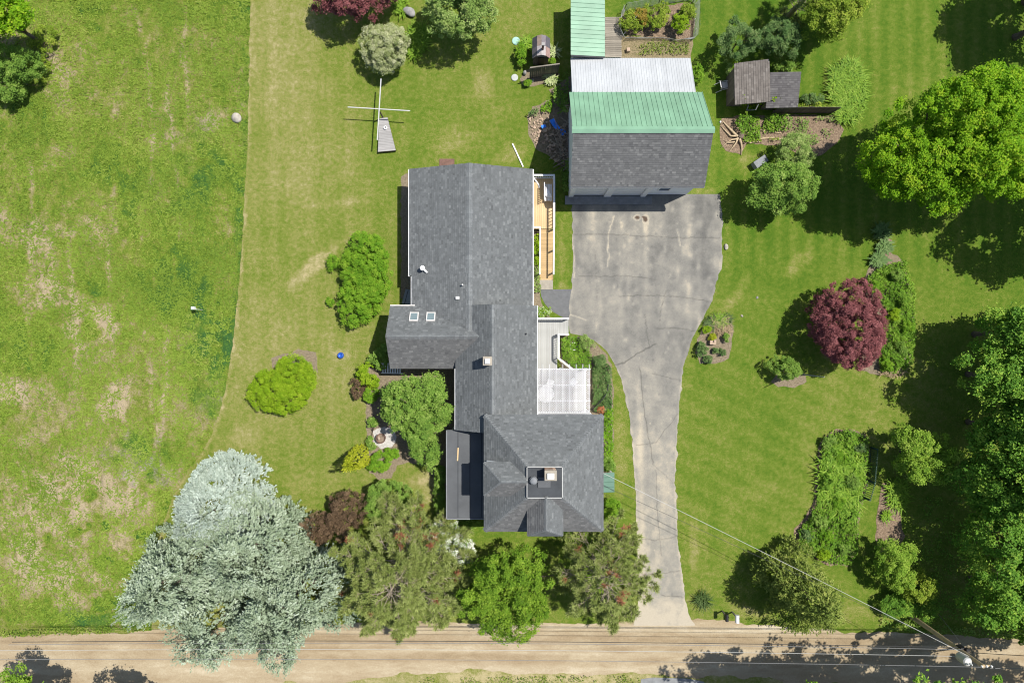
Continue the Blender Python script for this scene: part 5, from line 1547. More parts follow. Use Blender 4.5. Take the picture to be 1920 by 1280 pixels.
# ------------------------------------------------------------------ utility pole and lines
up = thing("utility_pole", G(1706, 1153), "tall tan utility pole leaning over the dirt road with a transformer", "utility pole")
b = org(up); zt = 7.75
top = Vector((b.x + .05, b.y - .05, zt))
MB().tube([b, b.lerp(top, .5), top], [.17, .145, .115], 12).build("pole", MAT['polewood'], up)
mb = MB(); mb.beam(top + Vector((-.15, .0, -.12)), top + Vector((.55, 0, -.12)), .1, .1); mb.build("crossarm", MAT['polewood'], up)
for dx in (-.1, .2, .5): MB().lathe(top + Vector((dx, 0, -.07)), [(.03, 0), (.07, .03), (.045, .08), (.06, .11), (.02, .15)], 10).build("insulator", MAT['white'], up)
c = top + Vector((-.62, .02, -1.35))
tf = MB().lathe(c, [(.02, 0), (.27, 0), (.28, .08), (.28, .78), (.22, .86), (.02, .88)], 20).build("transformer", MAT['lightsteel'], up)
for dx in (-.1, .1): MB().lathe(c + Vector((dx, -.06, .86)), [(.05, 0), (.06, .1), (.03, .22)], 8).build("bushing", MAT['white'], tf)
MB().beam(c + Vector((.2, 0, .4)), c + Vector((.55, 0, .4)), .08, .12).build("bracket", MAT['steel'], up)
mb = MB(); mb.box(top + Vector((.1, .1, -2.3)), (.3, .26, .5)); mb.box(top + Vector((.3, .15, -2.0)), (.2, .15, .25)); mb.build("junction_box", MAT['black'], up)
def wire(name, a, b, sag, r, m, label, n=26):
    a, b = Vector(a), Vector(b)
    pts = [a.lerp(b, i / n) - Vector((0, 0, sag * 4 * (i / n) * (1 - i / n))) for i in range(n + 1)]
    o = single(name, MB().tube(pts, r, 5), m, a, label, "power line", "overhead lines")
    return o
yy = lambda py, z: G(0, py, z).y
tx = top.x
wire("power_line", (tx, yy(1213, 5.5), 5.5), (tx - 62, yy(1203, 5.2), 5.2),   .5, .02, MAT['darkwire'], "lowest thick dark cable running along the dirt road from the pole")
wire("power_line", (tx - .02, yy(1217, 5.75), 5.75), (tx - 62, yy(1208, 5.5), 5.5), .55, .016, MAT['wire'], "thin grey line strung just above the thick road cable")
wire("power_line", (tx - .04, yy(1230, 6.5), 6.5), (tx - 62, yy(1219, 6.4), 6.4), .5, .014, MAT['palewire'], "bright bare line along the road at mid height of the pole")
wire("power_line", (tx + .2, yy(1250, 7.75), 7.75), (tx - 62, yy(1236, 7.7), 7.7), .45, .014, MAT['wire'], "topmost thin line along the road from the crossarm")
wire("power_line", (tx + .1, yy(1222, 5.6), 5.6), (tx + 40, yy(1222, 5.6) - 3, 5.6), .5, .02, MAT['darkwire'], "dark cable running on beyond the pole away from the house")
wire("power_line", (tx + .4, yy(1252, 7.75), 7.75), (tx + 40, yy(1260, 7.7) - 1.0, 7.7), .5, .013, MAT['wire'], "thin top line running on beyond the pole away from the house")
wire("service_line", (tx - .05, b.y, 6.6), (5.75, G(0, 883, 5.0).y, 5.0), .55, .015, MAT['palewire'], "pale twisted service cable from the pole to the house corner")
wire("service_line", (tx - .05, b.y + .05, 6.2), (5.7, G(0, 905, 4.4).y, 4.4), .45, .012, MAT['darkwire'], "thin dark phone cable from the pole to the house wall")
wire("guy_wire", top + Vector((0, 0, -.9)), G(1757, 1147, 0), 0, .012, MAT['wire'], "thin taut stay wire from the pole to the verge")

# west-side cable of the pole's second span left out where the photograph shows none

# ------------------------------------------------------------------ foliage builders (each crown is thousands of leaf-sized faces)
def unit(a):
    return a / np.maximum(np.linalg.norm(a, axis=1, keepdims=True), 1e-6)


def leaf_quads(P, Nn, size, rng, asp=.62, along=None):
    """kite shaped leaves at P facing Nn"""
    n = len(P)
    if along is None:
        a = unit(np.cross(Nn, rng.normal(size=(n, 3))))
    else:
        a = unit(along - Nn * (along * Nn).sum(1, keepdims=True))
    b = np.cross(Nn, a)
    s = (size * (.65 + .7 * rng.random(n)))[:, None]
    V = np.stack([P - a * s * .5, P - b * s * .5 * asp + a * s * .05, P + a * s * .5, P + b * s * .5 * asp + a * s * .05], 1)
    V[:, 0] -= Nn * s * .12; V[:, 2] -= Nn * s * .16
    V = V.reshape(-1, 3)
    return V, np.arange(4 * n).reshape(n, 4)


def crown_leaves(c, R, cr, L, rng, dens=1.0, lump=.28, zmin=-.55, shell=.5, flat=.75, updir=1.0, ncl=None):
    """clumped leaf cloud in an ellipsoid: returns leaf positions, normals, tints"""
    c = np.array(c); R = np.array(R)
    A = 4 * math.pi * (((R[0] * R[1]) ** 1.6 + (R[0] * R[2]) ** 1.6 + (R[1] * R[2]) ** 1.6) / 3) ** (1 / 1.6)
    n = ncl or int(max(8, 1.25 * A * .8 / (math.pi * cr * cr) * dens))
    d = unit(rng.normal(size=(n * 4, 3)))
    d = d[(d[:, 2] > zmin) & ((d[:, 2] > -.1) | (rng.random(len(d)) < .55))][:n]
    n = len(d)
    bumps = unit(rng.normal(size=(9, 3)))
    k = np.ones(n)
    for b in bumps: k += lump * (np.maximum(0, d @ b) ** 5 - .14)
    rad = k * (1.03 - shell * rng.random(n) ** 1.8)
    cc = c + d * rad[:, None] * (R - cr * .45)
    csz = cr * (.5 + .85 * rng.random(n))
    m = int(max(6, 2.1 * cr * cr * math.pi / (.32 * L * L) * .62))
    D = unit(rng.normal(size=(n * m, 3)))
    dd = np.repeat(d, m, 0)
    D = unit(D + dd * .45 + np.array([0, 0, .35]))
    sc = np.repeat(csz, m)[:, None]
    P = np.repeat(cc, m, 0) + D * sc * (.35 + .65 * rng.random((n * m, 1)) ** .5) * np.array([1, 1, flat])
    stray = rng.random(n * m) < .1
    P[stray] += D[stray] * sc[stray] * (.15 + .5 * rng.random((stray.sum(), 1)))
    Nn = unit(D * .55 + np.array([0, 0, updir]) + rng.normal(size=D.shape) * .5)
    ct = np.repeat(np.clip(rng.normal(.42, .2, n), 0, 1), m)
    T = np.clip(ct + rng.normal(0, .22, n * m), 0, 1)
    return P, Nn, T, cc


def limbs(base, targets, r0, parent, m, name="trunk", fork=.45):
    base = Vector(base)
    ctr = Vector(np.mean([tuple(t) for t in targets], 0))
    f = base.lerp(ctr, fork)
    f = Vector((base.x * .45 + f.x * .55, base.y * .45 + f.y * .55, f.z))
    mb = MB()
    mb.tube([base - Vector((0, 0, .05)), base.lerp(f, .12), base.lerp(f, .6), f], [r0 * 1.35, r0, r0 * .85, r0 * .7], 9)
    o = mb.build(name, m, parent, smooth=True)
    mb = MB()
    for t in targets:
        t = Vector(t)
        md = f.lerp(t, .5) + Vector((random.uniform(-.2, .2), random.uniform(-.2, .2), .15)) * (t - f).length * .3
        mb.tube([f - (f - base) * .06, md, t], [r0 * .5, r0 * .3, r0 * .08], 6)
    mb.build("branch", m, parent, "stuff", smooth=True)
    return o


SEED = [200]
def broad(name, lobes, leaf, label, cat, cr=.5, L=.2, trunk=None, bark='bark', group=None, dens=1.0, lump=.28, zmin=-.55, shell=.5, extra=None, updir=1.0, base=None, flat=.75):
    """lobes: (px,py, rx_px, ry_px, z_low, z_high) ellipsoids surveyed from the photograph"""
    cr, L = cr * .85, L * .72
    SEED[0] += 1
    rng = np.random.default_rng(SEED[0])
    PP, NN, TT, CC = [], [], [], []
    cs = []
    for px, py, rx, ry, z0, z1 in lobes:
        zc = (z0 + z1) / 2
        c = G(px, py, zc); k = (CAM_H - zc) / FPX * 1.04
        P, Nn, T, cc = crown_leaves(c, (rx * k, ry * k, max(.12, (z1 - z0) / 2)), cr, L, rng, dens, lump, zmin, shell, flat, updir)
        ok = P[:, 2] > .03
        PP.append(P[ok]); NN.append(Nn[ok]); TT.append(T[ok]); CC.append(cc); cs.append(c)
    P, Nn, T, cc = map(np.concatenate, (PP, NN, TT, CC))
    b = Vector(base) if base else Vector((np.mean([c.x for c in cs]), np.mean([c.y for c in cs]), 0))
    r = thing(name, b, label, cat, group)
    if extra:   # fraction of leaves with another leaf material (blossom, dead needles)
        lf2, frac, nm = extra
        sel = rng.random(len(P)) < frac
        V, F = leaf_quads(P[sel], Nn[sel], L, rng)
        link_mesh(nm, np_mesh(nm, V - np.array(b), F, LF[lf2], T[sel]), r, "stuff")
        P, Nn, T = P[~sel], Nn[~sel], T[~sel]
    V, F = leaf_quads(P, Nn, L, rng)
    link_mesh("crown", np_mesh("crown", V - np.array(b), F, LF[leaf], T), r)
    zt = max(l[5] for l in lobes)
    r0 = trunk if trunk else .025 + zt * .012
    sel = rng.choice(len(cc), min(len(cc), 9 if zt > 3 else 6), replace=False)
    limbs(b, [cc[i] for i in sel], r0, r, MAT[bark], "trunk" if zt > 2.5 else "stem", .35)
    return r


def plume_tree(name, cones, leaf, label, cat, plume=.6, per=12, L=.14, dens=1.0, group=None, bark='bark', up=.55, trunk=.2, jitter=.3, extra=None, spread=.2, pw=1.0):
    """conifer crown of outward pointing sprays. cones: (base_px, base_py, ground radius m, z_low, z_top, lean)"""
    SEED[0] += 1
    rng = np.random.default_rng(SEED[0])
    g0 = G(cones[0][0], cones[0][1])
    r = thing(name, g0, label, cat, group)
    PP, NN, TT, AA = [], [], [], []
    for (px, py, Rb, z0, zt) in cones:
        g = G(px, py)
        H = zt - z0
        A = math.pi * Rb * math.sqrt(Rb * Rb + H * H)
        n = int(A * dens * 2.6 / (plume * .3))
        nb = max(6, n // 10)
        tb_ = 1 - np.sqrt(rng.random(nb)); ab_ = rng.random(nb) * 2 * np.pi
        pro = 1.06 - .42 * rng.random(nb) ** 1.6
        kb = rng.integers(0, nb, n)
        t = np.clip(tb_[kb] + rng.normal(0, .25 / max(H, 1), n), 0, .99)
        a = ab_[kb] + rng.normal(0, .26, n) / np.maximum(.35, Rb * (1 - t))
        lob = np.ones(n)
        for k in range(7):
            a0, t0 = rng.random() * 6.28, rng.random() * .8
            dlt = np.abs((a - a0 + np.pi) % (2 * np.pi) - np.pi)
            lob += jitter * (np.exp(-(dlt / .45) ** 2 - ((t - t0) / .25) ** 2)) - jitter * .12
        rr = Rb * (1 - t) ** pw * lob * pro[kb] + .1
        zz = z0 + H * t * (1 - .06 * lob) + rng.normal(0, .1, n)
        base = np.stack([g.x + rr * np.cos(a), g.y + rr * np.sin(a), zz], 1)
        ax = unit(np.stack([np.cos(a), np.sin(a), np.full(n, up)], 1) + unit(rng.normal(size=(nb, 3)))[kb] * .35 + rng.normal(size=(n, 3)) * .32)
        ln = plume * (.5 + .7 * rng.random(n))
        tbough = rng.normal(0, .13, nb)[kb]
        s = np.tile(np.linspace(0, 1, per), n)
        axr = np.repeat(ax, per, 0)
        off = rng.normal(size=(n * per, 3)); off -= axr * (off * axr).sum(1, keepdims=True); off = unit(off)
        wd = spread * plume / .6 * (1.15 - s)
        P = np.repeat(base, per, 0) + axr * (s * np.repeat(ln, per))[:, None] + off * (wd * rng.random(n * per) ** .5)[:, None]
        Nn = unit(off * .5 + axr * .35 + np.array([0, 0, .75]) + rng.normal(size=P.shape) * .3)
        T = np.clip(np.repeat(rng.normal(.42, .14, n) + tbough, per) + .25 * (s - .5) + rng.normal(0, .1, n * per), 0, 1)
        PP.append(P); NN.append(Nn); TT.append(T); AA.append(unit(axr + off * .5))
        MB().tube([g, g + Vector((0, 0, zt * .25)), g + Vector((0, 0, zt * .5))], [trunk * 1.2, trunk * .7, .02], 8).build("trunk", MAT[bark], r)
    P, Nn, T, A_ = map(np.concatenate, (PP, NN, TT, AA))
    ok = P[:, 2] > .1
    P, Nn, T, A_ = P[ok], Nn[ok], T[ok], A_[ok]
    V, F = leaf_quads(P, Nn, L, rng, .62, A_)
    link_mesh("crown", np_mesh("crown", V - np.array(g0), F, LF[leaf], T), r)
    return r


def pine_tree(name, px, py, Rb, z0, zt, label, nbranch=70, dead=.05, dens=1.0, group=None, keep=1.0, L=.3):
    """open pine: whorls of bare limbs ending in tufts of long needles"""
    SEED[0] += 1
    rng = np.random.default_rng(SEED[0])
    g = G(px, py)
    r = thing(name, g, label, "tree", group)
    MB().tube([g, g + Vector((.1, 0, zt * .5)), g + Vector((.1, .1, zt * .97))], [.2, .15, .03], 9).build("trunk", MAT['palebark'], r, smooth=True)
    mb = MB()
    tips = []
    for i in range(nbranch):
        t = (i + rng.random()) / nbranch
        z = z0 + (zt - z0) * t
        a = i * 2.4 + rng.normal(0, .25)
        reach = Rb * (1 - .8 * t ** 1.3) * rng.uniform(.65, 1.08)
        s = g + Vector((.1, .05, z)); d = Vector((math.cos(a), math.sin(a), rng.uniform(-.05, .28)))
        e = s + d * reach; md = s + d * reach * .5 + Vector((0, 0, .12 * reach))
        mb.tube([s, md, e], [.034 * (1.2 - t), .02, .01], 5)
        ns = max(4, int(reach * 5.2 * dens))
        for k in range(ns):
            q = rng.uniform(.3, 1.0) ** .7
            b0 = s.lerp(md, q * 2) if q < .5 else md.lerp(e, q * 2 - 1)
            sd = Vector((-d.y, d.x, 0)) * rng.choice([-1, 1])
            tip = b0 + (sd * rng.uniform(.2, 1.0) + d * rng.uniform(.3, .9)) * (.22 + .34 * reach * (1 - q)) + Vector((0, 0, rng.uniform(-.02, .25)))
            mb.tube([b0, tip], [.014, .007], 4, cap=False)
            tips.append((tuple(tip), tuple((tip - b0).normalized())))
        tips.append((tuple(e), tuple(d)))
    mb.build("branch", MAT['palebark'], r, "stuff")
    tp = np.array([t[0] for t in tips]); td = unit(np.array([t[1] for t in tips]) + np.array([0, 0, .35]))
    per = 54
    def needles(sel, nm, lf):
        p = np.repeat(tp[sel], per, 0); d0 = np.repeat(td[sel], per, 0)
        n = len(p)
        d = unit(rng.normal(size=(n, 3)) * .75 + d0 * .8)
        l = (L * (.55 + .6 * rng.random(n)))[:, None]
        p = p - d0 * (rng.random((n, 1)) * L * .9)
        w = unit(np.cross(d, rng.normal(size=(n, 3)))) * .026
        V = np.stack([p - w * .5, p + w * .5, p + d * l + w * .35, p + d * l - w * .35], 1).reshape(-1, 3)
        T = np.clip(np.repeat(rng.normal(.45, .2, sel.sum()), per) + rng.normal(0, .12, n), 0, 1)
        link_mesh(nm, np_mesh(nm, V - np.array(g), np.arange(4 * n).reshape(n, 4), LF[lf], T), r, None if nm == "crown" else "stuff")
    x = rng.random(len(tips))
    cl = vnoise(tp[:, 0] * 1.1, tp[:, 1] * 1.1, SEED[0])
    isdead = (x < dead * 5) & (cl > .78)
    needles(~isdead & (rng.random(len(tips)) < keep), "crown", 'pine')
    if isdead.any(): needles(isdead, "dead_needles", 'rust')
    return r


def ground_cover(name, poly, leaf, label, cat, n_per_m2=60, nb=6, L=.45, w=.03, lean=.95, kind="stuff", zl=.02, group=None, holes=()):
    SEED[0] += 1
    rng = np.random.default_rng(SEED[0])
    p = pxxy(poly)
    xs_, ys_ = [q[0] for q in p], [q[1] for q in p]
    A = (max(xs_) - min(xs_)) * (max(ys_) - min(ys_))
    N = int(A * n_per_m2)
    x = rng.uniform(min(xs_), max(xs_), N); y = rng.uniform(min(ys_), max(ys_), N)
    ok = inpoly(x + rng.normal(0, .06, N), y + rng.normal(0, .06, N), p)
    for hp, hr in holes:
        hc = G(*hp); ok &= np.hypot(x - hc.x, y - hc.y) > hr
    P = np.stack([x[ok], y[ok], np.full(ok.sum(), zl)], 1)
    V, F, T = blades(P, nb, L, w, lean, rng)
    per_tuft = np.repeat(rng.normal(0, .14, len(P)), nb * 2)
    T = np.clip(T + per_tuft, 0, 1)
    c = np.array([np.mean(xs_), np.mean(ys_), 0])
    o = link_mesh(name, np_mesh(name, V - c, F, LF[leaf], T), None)
    o.location = c
    return tag(o, label, cat, group, kind)


def leafy_cover(name, poly, leaf, label, cat, h=.4, L=.14, per_m2=420, kind="stuff", lumps=1.6, group=None, thresh=0.0):
    """low mass of broad leaves over a bed"""
    SEED[0] += 1
    rng = np.random.default_rng(SEED[0])
    p = pxxy(poly)
    xs_, ys_ = [q[0] for q in p], [q[1] for q in p]
    N = int((max(xs_) - min(xs_)) * (max(ys_) - min(ys_)) * per_m2)
    x = rng.uniform(min(xs_), max(xs_), N); y = rng.uniform(min(ys_), max(ys_), N)
    ok = inpoly(x + rng.normal(0, .05, N), y + rng.normal(0, .05, N), p)
    x, y = x[ok], y[ok]
    f = fbm(x * lumps, y * lumps, SEED[0], 3)
    ok = f + rng.normal(0, .06, len(x)) > thresh
    x, y, f = x[ok], y[ok], f[ok]
    top = h * (.12 + 1.9 * (f - .2).clip(0)) * (.75 + .5 * vnoise(x * 5.5, y * 5.5, SEED[0] + 2))
    z = .03 + top * (1 - .6 * rng.random(len(x)) ** 2)
    P = np.stack([x, y, z], 1)
    Nn = unit(np.array([0, 0, .9]) + rng.normal(size=P.shape) * .5)
    T = np.clip(fbm(x * 1.1 + 9, y * 1.1, SEED[0] + 5, 2) * .9 + rng.normal(0, .2, len(x)), 0, 1)
    V, F = leaf_quads(P, Nn, L, rng)
    c = np.array([np.mean(xs_), np.mean(ys_), 0])
    o = link_mesh(name, np_mesh(name, V - c, F, LF[leaf], T), None)
    o.location = c
    return tag(o, label, cat, group, kind)


def tuft(name, px, py, r, leaf, label, cat, L=.4, n=26, nb=7, w=.03, lean=.9, group=None):
    """one clump of blades (hosta, lily, ornamental grass)"""
    SEED[0] += 1
    rng = np.random.default_rng(SEED[0])
    g = G(px, py)
    a = rng.random(n) * 6.283; q = r * np.sqrt(rng.random(n)) * .6
    P = np.stack([g.x + q * np.cos(a), g.y + q * np.sin(a), np.full(n, .02)], 1)
    V, F, T = blades(P, nb, L, w, lean, rng)
    o = link_mesh(name, np_mesh(name, V - np.array(g), F, LF[leaf], T), None)
    o.location = g
    return tag(o, label, cat, group)

# ------------------------------------------------------------------ trees and shrubs, each a thing
# right side -------------------------------------------------------------
broad("maple_tree", [(1782, 272, 128, 112, 2.5, 9), (1817, 205, 92, 78, 4, 11), (1722, 305, 88, 72, 3, 9), (1852, 300, 100, 80, 4, 10), (1767, 345, 70, 52, 2.5, 8), (1882, 185, 62, 62, 4, 9.5), (1672, 320, 48, 58, 2.5, 7.5), (1917, 320, 60, 55, 3, 8.5)], 'maple',
      "huge bright yellow-green maple with a broad billowing crown on the lawn", "tree", cr=.44, L=.19, trunk=.28, dens=.85, lump=.22, shell=.42)
broad("red_maple", [(1590, 612, 80, 78, .4, 4.6), (1592, 615, 60, 58, .3, 3.6)], 'purple', "round dark red Japanese maple standing in the green leafy bed", "tree", cr=.3, L=.13, trunk=.11, dens=1.15, lump=.2, shell=.35, flat=.9)
broad("round_tree", [(1466, 338, 52, 48, .8, 4.4), (1438, 365, 42, 42, .7, 3.7), (1480, 372, 44, 36, .7, 3.9), (1502, 345, 32, 38, .8, 3.6)], 'mid', "round leafy green tree beside the grey slab topped bench", "tree", cr=.4, L=.17, trunk=.12, lump=.4, dens=.8)
broad("grey_bush", [(1487, 282, 36, 33, .3, 2.6), (1508, 300, 20, 20, .2, 2)], 'grey', "loose grey-green bush rising from the barn garden bed", "bush", cr=.28, L=.11, dens=.75)
broad("bush", [(1385, 77, 40, 36, .3, 3)], 'dark', "dark green bush nearest the vegetable plot", "bush", cr=.32, L=.13, dens=.8, lump=.4)
broad("bush", [(1460, 70, 42, 40, .3, 3.2)], 'dark', "blue-green rounded bush between the darker bush and yellow-green tree", "bush", cr=.32, L=.13, dens=.95)
broad("small_tree", [(1558, 32, 52, 44, .8, 5.5), (1590, 15, 30, 30, 1, 5)], 'yellow', "yellow-green small tree north of the old shed", "tree", cr=.42, L=.17, trunk=.1)
pine_tree("pine_tree", 1478, 30, 1.7, .8, 5.5, "small sparse pine north of the blue-green bush", 34, 0, .9, keep=.8)
broad("shrub", [(1474, 690, 29, 28, 0, 2)], 'mid', "small round shrub at the foot of the grey pole", "shrub", cr=.2, L=.1, dens=.9)
broad("light_tree", [(1725, 832, 48, 40, .8, 4.6), (1705, 868, 34, 34, .6, 3.6), (1745, 870, 34, 34, .6, 4)], 'bright', "light green small tree at the edge of the dark grove's shade", "tree", cr=.36, L=.16, trunk=.09, dens=.8, lump=.4)
broad("light_bush", [(1672, 1060, 38, 45, .2, 3.6), (1690, 1035, 26, 22, .2, 3)], 'bright', "light green bush south of the mulched strip", "bush", cr=.32, L=.14, dens=.85)
broad("yellow_bush", [(1722, 1103, 33, 30, .2, 3)], 'yellow', "yellow-green bush in the shade beside the utility pole", "bush", cr=.3, L=.14, dens=.8)
broad("low_bush", [(1690, 1132, 44, 28, 0, 1.6), (1730, 1140, 36, 26, 0, 1.4)], 'forest', "low dark green bush at the foot of the utility pole", "bush", cr=.3, L=.14, dens=.9)
GR = "grove trees along the east edge"
grove = [([(1908, 625, 72, 60, .6, 8)], "northernmost dark tree of the east grove"),
         ([(1880, 715, 62, 62, .6, 8.5), (1925, 700, 50, 60, .6, 9)], "second dark tree from the north in the east grove"),
         ([(1892, 815, 75, 62, .6, 9.5), (1930, 800, 60, 60, .6, 9.5)], "dark tree of the east grove directly right of the light green tree"),
         ([(1845, 905, 62, 58, .6, 8), (1895, 930, 62, 60, .6, 9)], "dark grove tree whose crown reaches farthest over the lawn"),
         ([(1895, 1030, 72, 60, .6, 8.5), (1940, 1010, 50, 60, .6, 9)], "dark grove tree south of the one reaching over the lawn"),
         ([(1868, 1118, 66, 58, .6, 7), (1920, 1125, 50, 55, .6, 8)], "southernmost dark tree of the east grove nearest the pole")]
for lobes, lab in grove:
    broad("grove_tree", lobes, 'forest', lab, "tree", cr=.6, L=.24, trunk=.18, group=GR, dens=.95, lump=.35)
EAST = [([(2065, -90, 120, 110, 3, 10)], "tall dark tree off the north-east corner shading the lawn there"), ([(2020, 0, 75, 75, 2, 9)], "dark tree beyond the huge maple on its north side"),
        ([(2128, 363, 125, 115, 4, 11)], "dark tree east of the huge maple"), ([(2060, 300, 70, 70, 3, 9)], "dark tree between the huge maple and the eastern wood"),
        ([(2010, 640, 95, 90, 2, 9)], "dark tree behind the northernmost grove tree"), ([(2010, 760, 100, 90, 2, 11)], "dark tree behind the second grove tree"), ([(2010, 920, 100, 95, 2, 11)], "dark tree behind the grove tree reaching over the lawn"),
        ([(2010, 1070, 100, 90, 2, 10)], "dark tree behind the southern grove trees"), ([(2010, 1190, 90, 80, 2, 9)], "dark tree east of the utility pole at the road edge")]
broad("road_tree", [(1998, 1285, 72, 76, 6, 13), (2040, 1240, 70, 70, 5, 12)], 'forest', "tall tree east of the pole dappling the road with shade", "tree", cr=.6, L=.32, trunk=.22, group="trees beyond the east edge", dens=.5, lump=.5, base=(38.3, -20.6, 0))
for lobes, lab in EAST:
    broad("grove_tree", lobes, 'forest', lab, "tree", cr=.75, L=.36, trunk=.22, group="trees beyond the east edge", dens=.95, lump=.35)
plume_tree("cedar_tree", [(1468, 1074, 2.7, .4, 8.6), (1490, 1100, 2.2, .4, 6.6), (1440, 1058, 1.5, .4, 6.0)], 'cedar', "broad olive-green cedar above the mailboxes at the road edge", "tree", plume=.5, per=11, L=.13, dens=.95, up=.75, trunk=.16, jitter=.4, pw=.75)
tuft("grass_clump", 1316, 1122, .5, 'darkgrass', "small green grass clump on the verge left of the mailboxes", "plant", .6, 40, 7, .02)

# south hedge row -----------------------------------------------------------
plume_tree("silver_spruce", [(443, 930, 3.5, .2, 6.0), (421, 946, 2.8, .2, 5.5)], 'spruceblue', "palest blue-white spruce at the corner of the meadow", "tree", plume=.42, per=12, L=.12, dens=1.7, up=.8, jitter=.18, pw=.55, group="blue spruces by the road")
plume_tree("silver_spruce", [(393, 1048, 4.1, .2, 10.5), (341, 1066, 3.1, .2, 7.5), (421, 1001, 2.6, .2, 7)], 'spruce', "large silver-green spruce whose limbs reach the meadow", "tree", plume=.6, per=12, L=.14, dens=.95, up=.6, jitter=.45, pw=.55, group="blue spruces by the road")
plume_tree("silver_spruce", [(513, 994, 3.9, .2, 9.5), (481, 971, 2.6, .2, 6), (539, 1036, 2.6, .2, 6.5)], 'spruce', "silver-green spruce beside the brown-purple bush", "tree", plume=.6, per=12, L=.14, dens=.95, up=.6, jitter=.4, pw=.55, group="blue spruces by the road")
plume_tree("silver_spruce", [(569, 1094, 4.0, .2, 10), (449, 1128, 3.4, .2, 8.8), (511, 1126, 2.6, .2, 7), (605, 1070, 2.7, .2, 7)], 'spruce', "silver-green spruce overhanging the dirt road", "tree", plume=.62, per=12, L=.14, dens=.95, up=.6, jitter=.45, pw=.55, group="blue spruces by the road")
broad("smoke_bush", [(640, 965, 44, 52, .3, 3.6), (612, 990, 28, 34, .2, 2.8)], 'smoke', "brown-purple bush between the spruces and pine", "bush", cr=.24, L=.12, dens=.65, shell=.6, lump=.45)
broad("green_bush", [(727, 938, 48, 36, .3, 3.2), (745, 960, 34, 32, .3, 2.8)], 'mid', "dense green bush behind the pine by the porch lawn", "bush", cr=.26, L=.11)
pine_tree("pine_tree", 766, 1036, 5.5, 1.4, 8.2, "wide open pine with long limbs beside the silver spruces", 104, .04, 1.1, keep=1.0)
pine_tree("pine_tree", 1112, 1045, 4.5, 1.5, 7.4, "thin pine with rusty dead tufts beside the driveway mouth", 84, .07, 1.0, keep=.75)
broad("blossom_bush", [(845, 1018, 38, 36, .5, 3.4), (825, 1000, 24, 22, .5, 3.2)], 'mid', "bush covered in white blossom near the house corner", "bush", cr=.24, L=.11, extra=('blossom', .75, "blossom"))
broad("street_maple", [(918, 1075, 64, 54, 1.8, 7), (980, 1072, 56, 50, 2, 6.5), (900, 1120, 50, 46, 1.5, 6), (990, 1128, 52, 50, 1.5, 6), (945, 1160, 58, 40, 1.5, 5.5)], 'street', "bright green maple between the two pines", "tree", cr=.42, L=.18, trunk=.16, lump=.5, dens=.62, shell=.6)

# west lawn -------------------------------------------------------------------
broad("mound_shrub", [(690, 482, 44, 52, 0, 2.5), (676, 556, 42, 48, 0, 2.2), (698, 520, 38, 45, 0, 2.3), (680, 518, 40, 58, 0, 2.1), (626, 494, 12, 14, 0, .9)], 'hedge', "long double mound of clipped green shrub west of the north wing", "shrub", cr=.27, L=.11, dens=1.0, lump=.15, shell=.35)
broad("small_shrub", [(619, 567, 9, 9, 0, .6)], 'hedge', "tiny round shrub beside the long double mound", "shrub", cr=.12, L=.08)
broad("mound_shrub", [(508, 730, 44, 38, 0, 1.9), (550, 700, 38, 38, 0, 1.9), (528, 742, 48, 36, 0, 2), (565, 715, 26, 38, 0, 1.6)], 'lime', "lime green clipped mound on the lawn near the meadow edge", "shrub", cr=.25, L=.1, dens=1.0, lump=.12, shell=.35)
plume_tree("cone_evergreen", [(678, 853, .66, .05, 5.4)], 'gold', "tight golden cone evergreen casting a pointed shadow", "tree", plume=.2, per=9, L=.085, dens=2.0, up=1.4, trunk=.07, jitter=.0, pw=.8, spread=.06)
broad("garden_tree", [(752, 738, 46, 42, .8, 4.4), (800, 728, 52, 36, 1, 4.8), (750, 775, 42, 36, .8, 4), (795, 790, 48, 44, .8, 4.2), (800, 845, 32, 38, .4, 2.8), (830, 770, 22, 28, 1, 4), (785, 822, 26, 26, .5, 3.2)], 'mid', "many lobed green tree in the angle of the house", "tree", cr=.36, L=.16, trunk=.13, lump=.4, dens=.85)
broad("leafy_shrub", [(682, 698, 14, 22, 0, 1.4), (698, 715, 16, 16, 0, 1.3)], 'lime', "yellow-green shrub beside the white slatted bench", "shrub", cr=.2, L=.12, dens=.9)
broad("shade_shrub", [(710, 672, 20, 20, 0, 1.1), (722, 655, 14, 14, 0, 1)], 'mid', "low green shrub in the west wing's shadow", "shrub", cr=.2, L=.12, dens=.8)
broad("brown_shrub", [(672, 728, 17, 19, 0, 1)], 'smoke', "small brownish shrub at the west bed's edge", "shrub", cr=.16, L=.1, dens=.7)
broad("leafy_shrub", [(695, 742, 16, 17, 0, 1.1)], 'hedge', "green shrub tucked between the brown shrub and garden tree", "shrub", cr=.18, L=.11)
broad("bed_shrub", [(700, 792, 12, 9, 0, .9), (694, 830, 8, 16, 0, .7)], 'mid', "leafy green shrub wrapping the gravel circle", "shrub", cr=.17, L=.11)
broad("bed_shrub", [(712, 868, 24, 24, 0, 1), (735, 850, 16, 14, 0, .8)], 'hedge', "bushy bright green perennial below the gravel circle", "shrub", cr=.18, L=.1)
broad("porch_hedge", [(826, 890, 12, 26, 0, 1.8), (828, 935, 11, 32, 0, 1.6)], 'mid', "narrow green hedge along the side porch", "hedge", cr=.22, L=.13)
broad("porch_shrub", [(872, 982, 34, 9, 0, .9)], 'mid', "low green shrub row under the porch's south side", "shrub", cr=.18, L=.11)
broad("porch_shrub", [(1078, 1002, 40, 8, 0, 1)], 'hedge', "bright green shrub row along the house front by the thin pine", "shrub", cr=.18, L=.11)
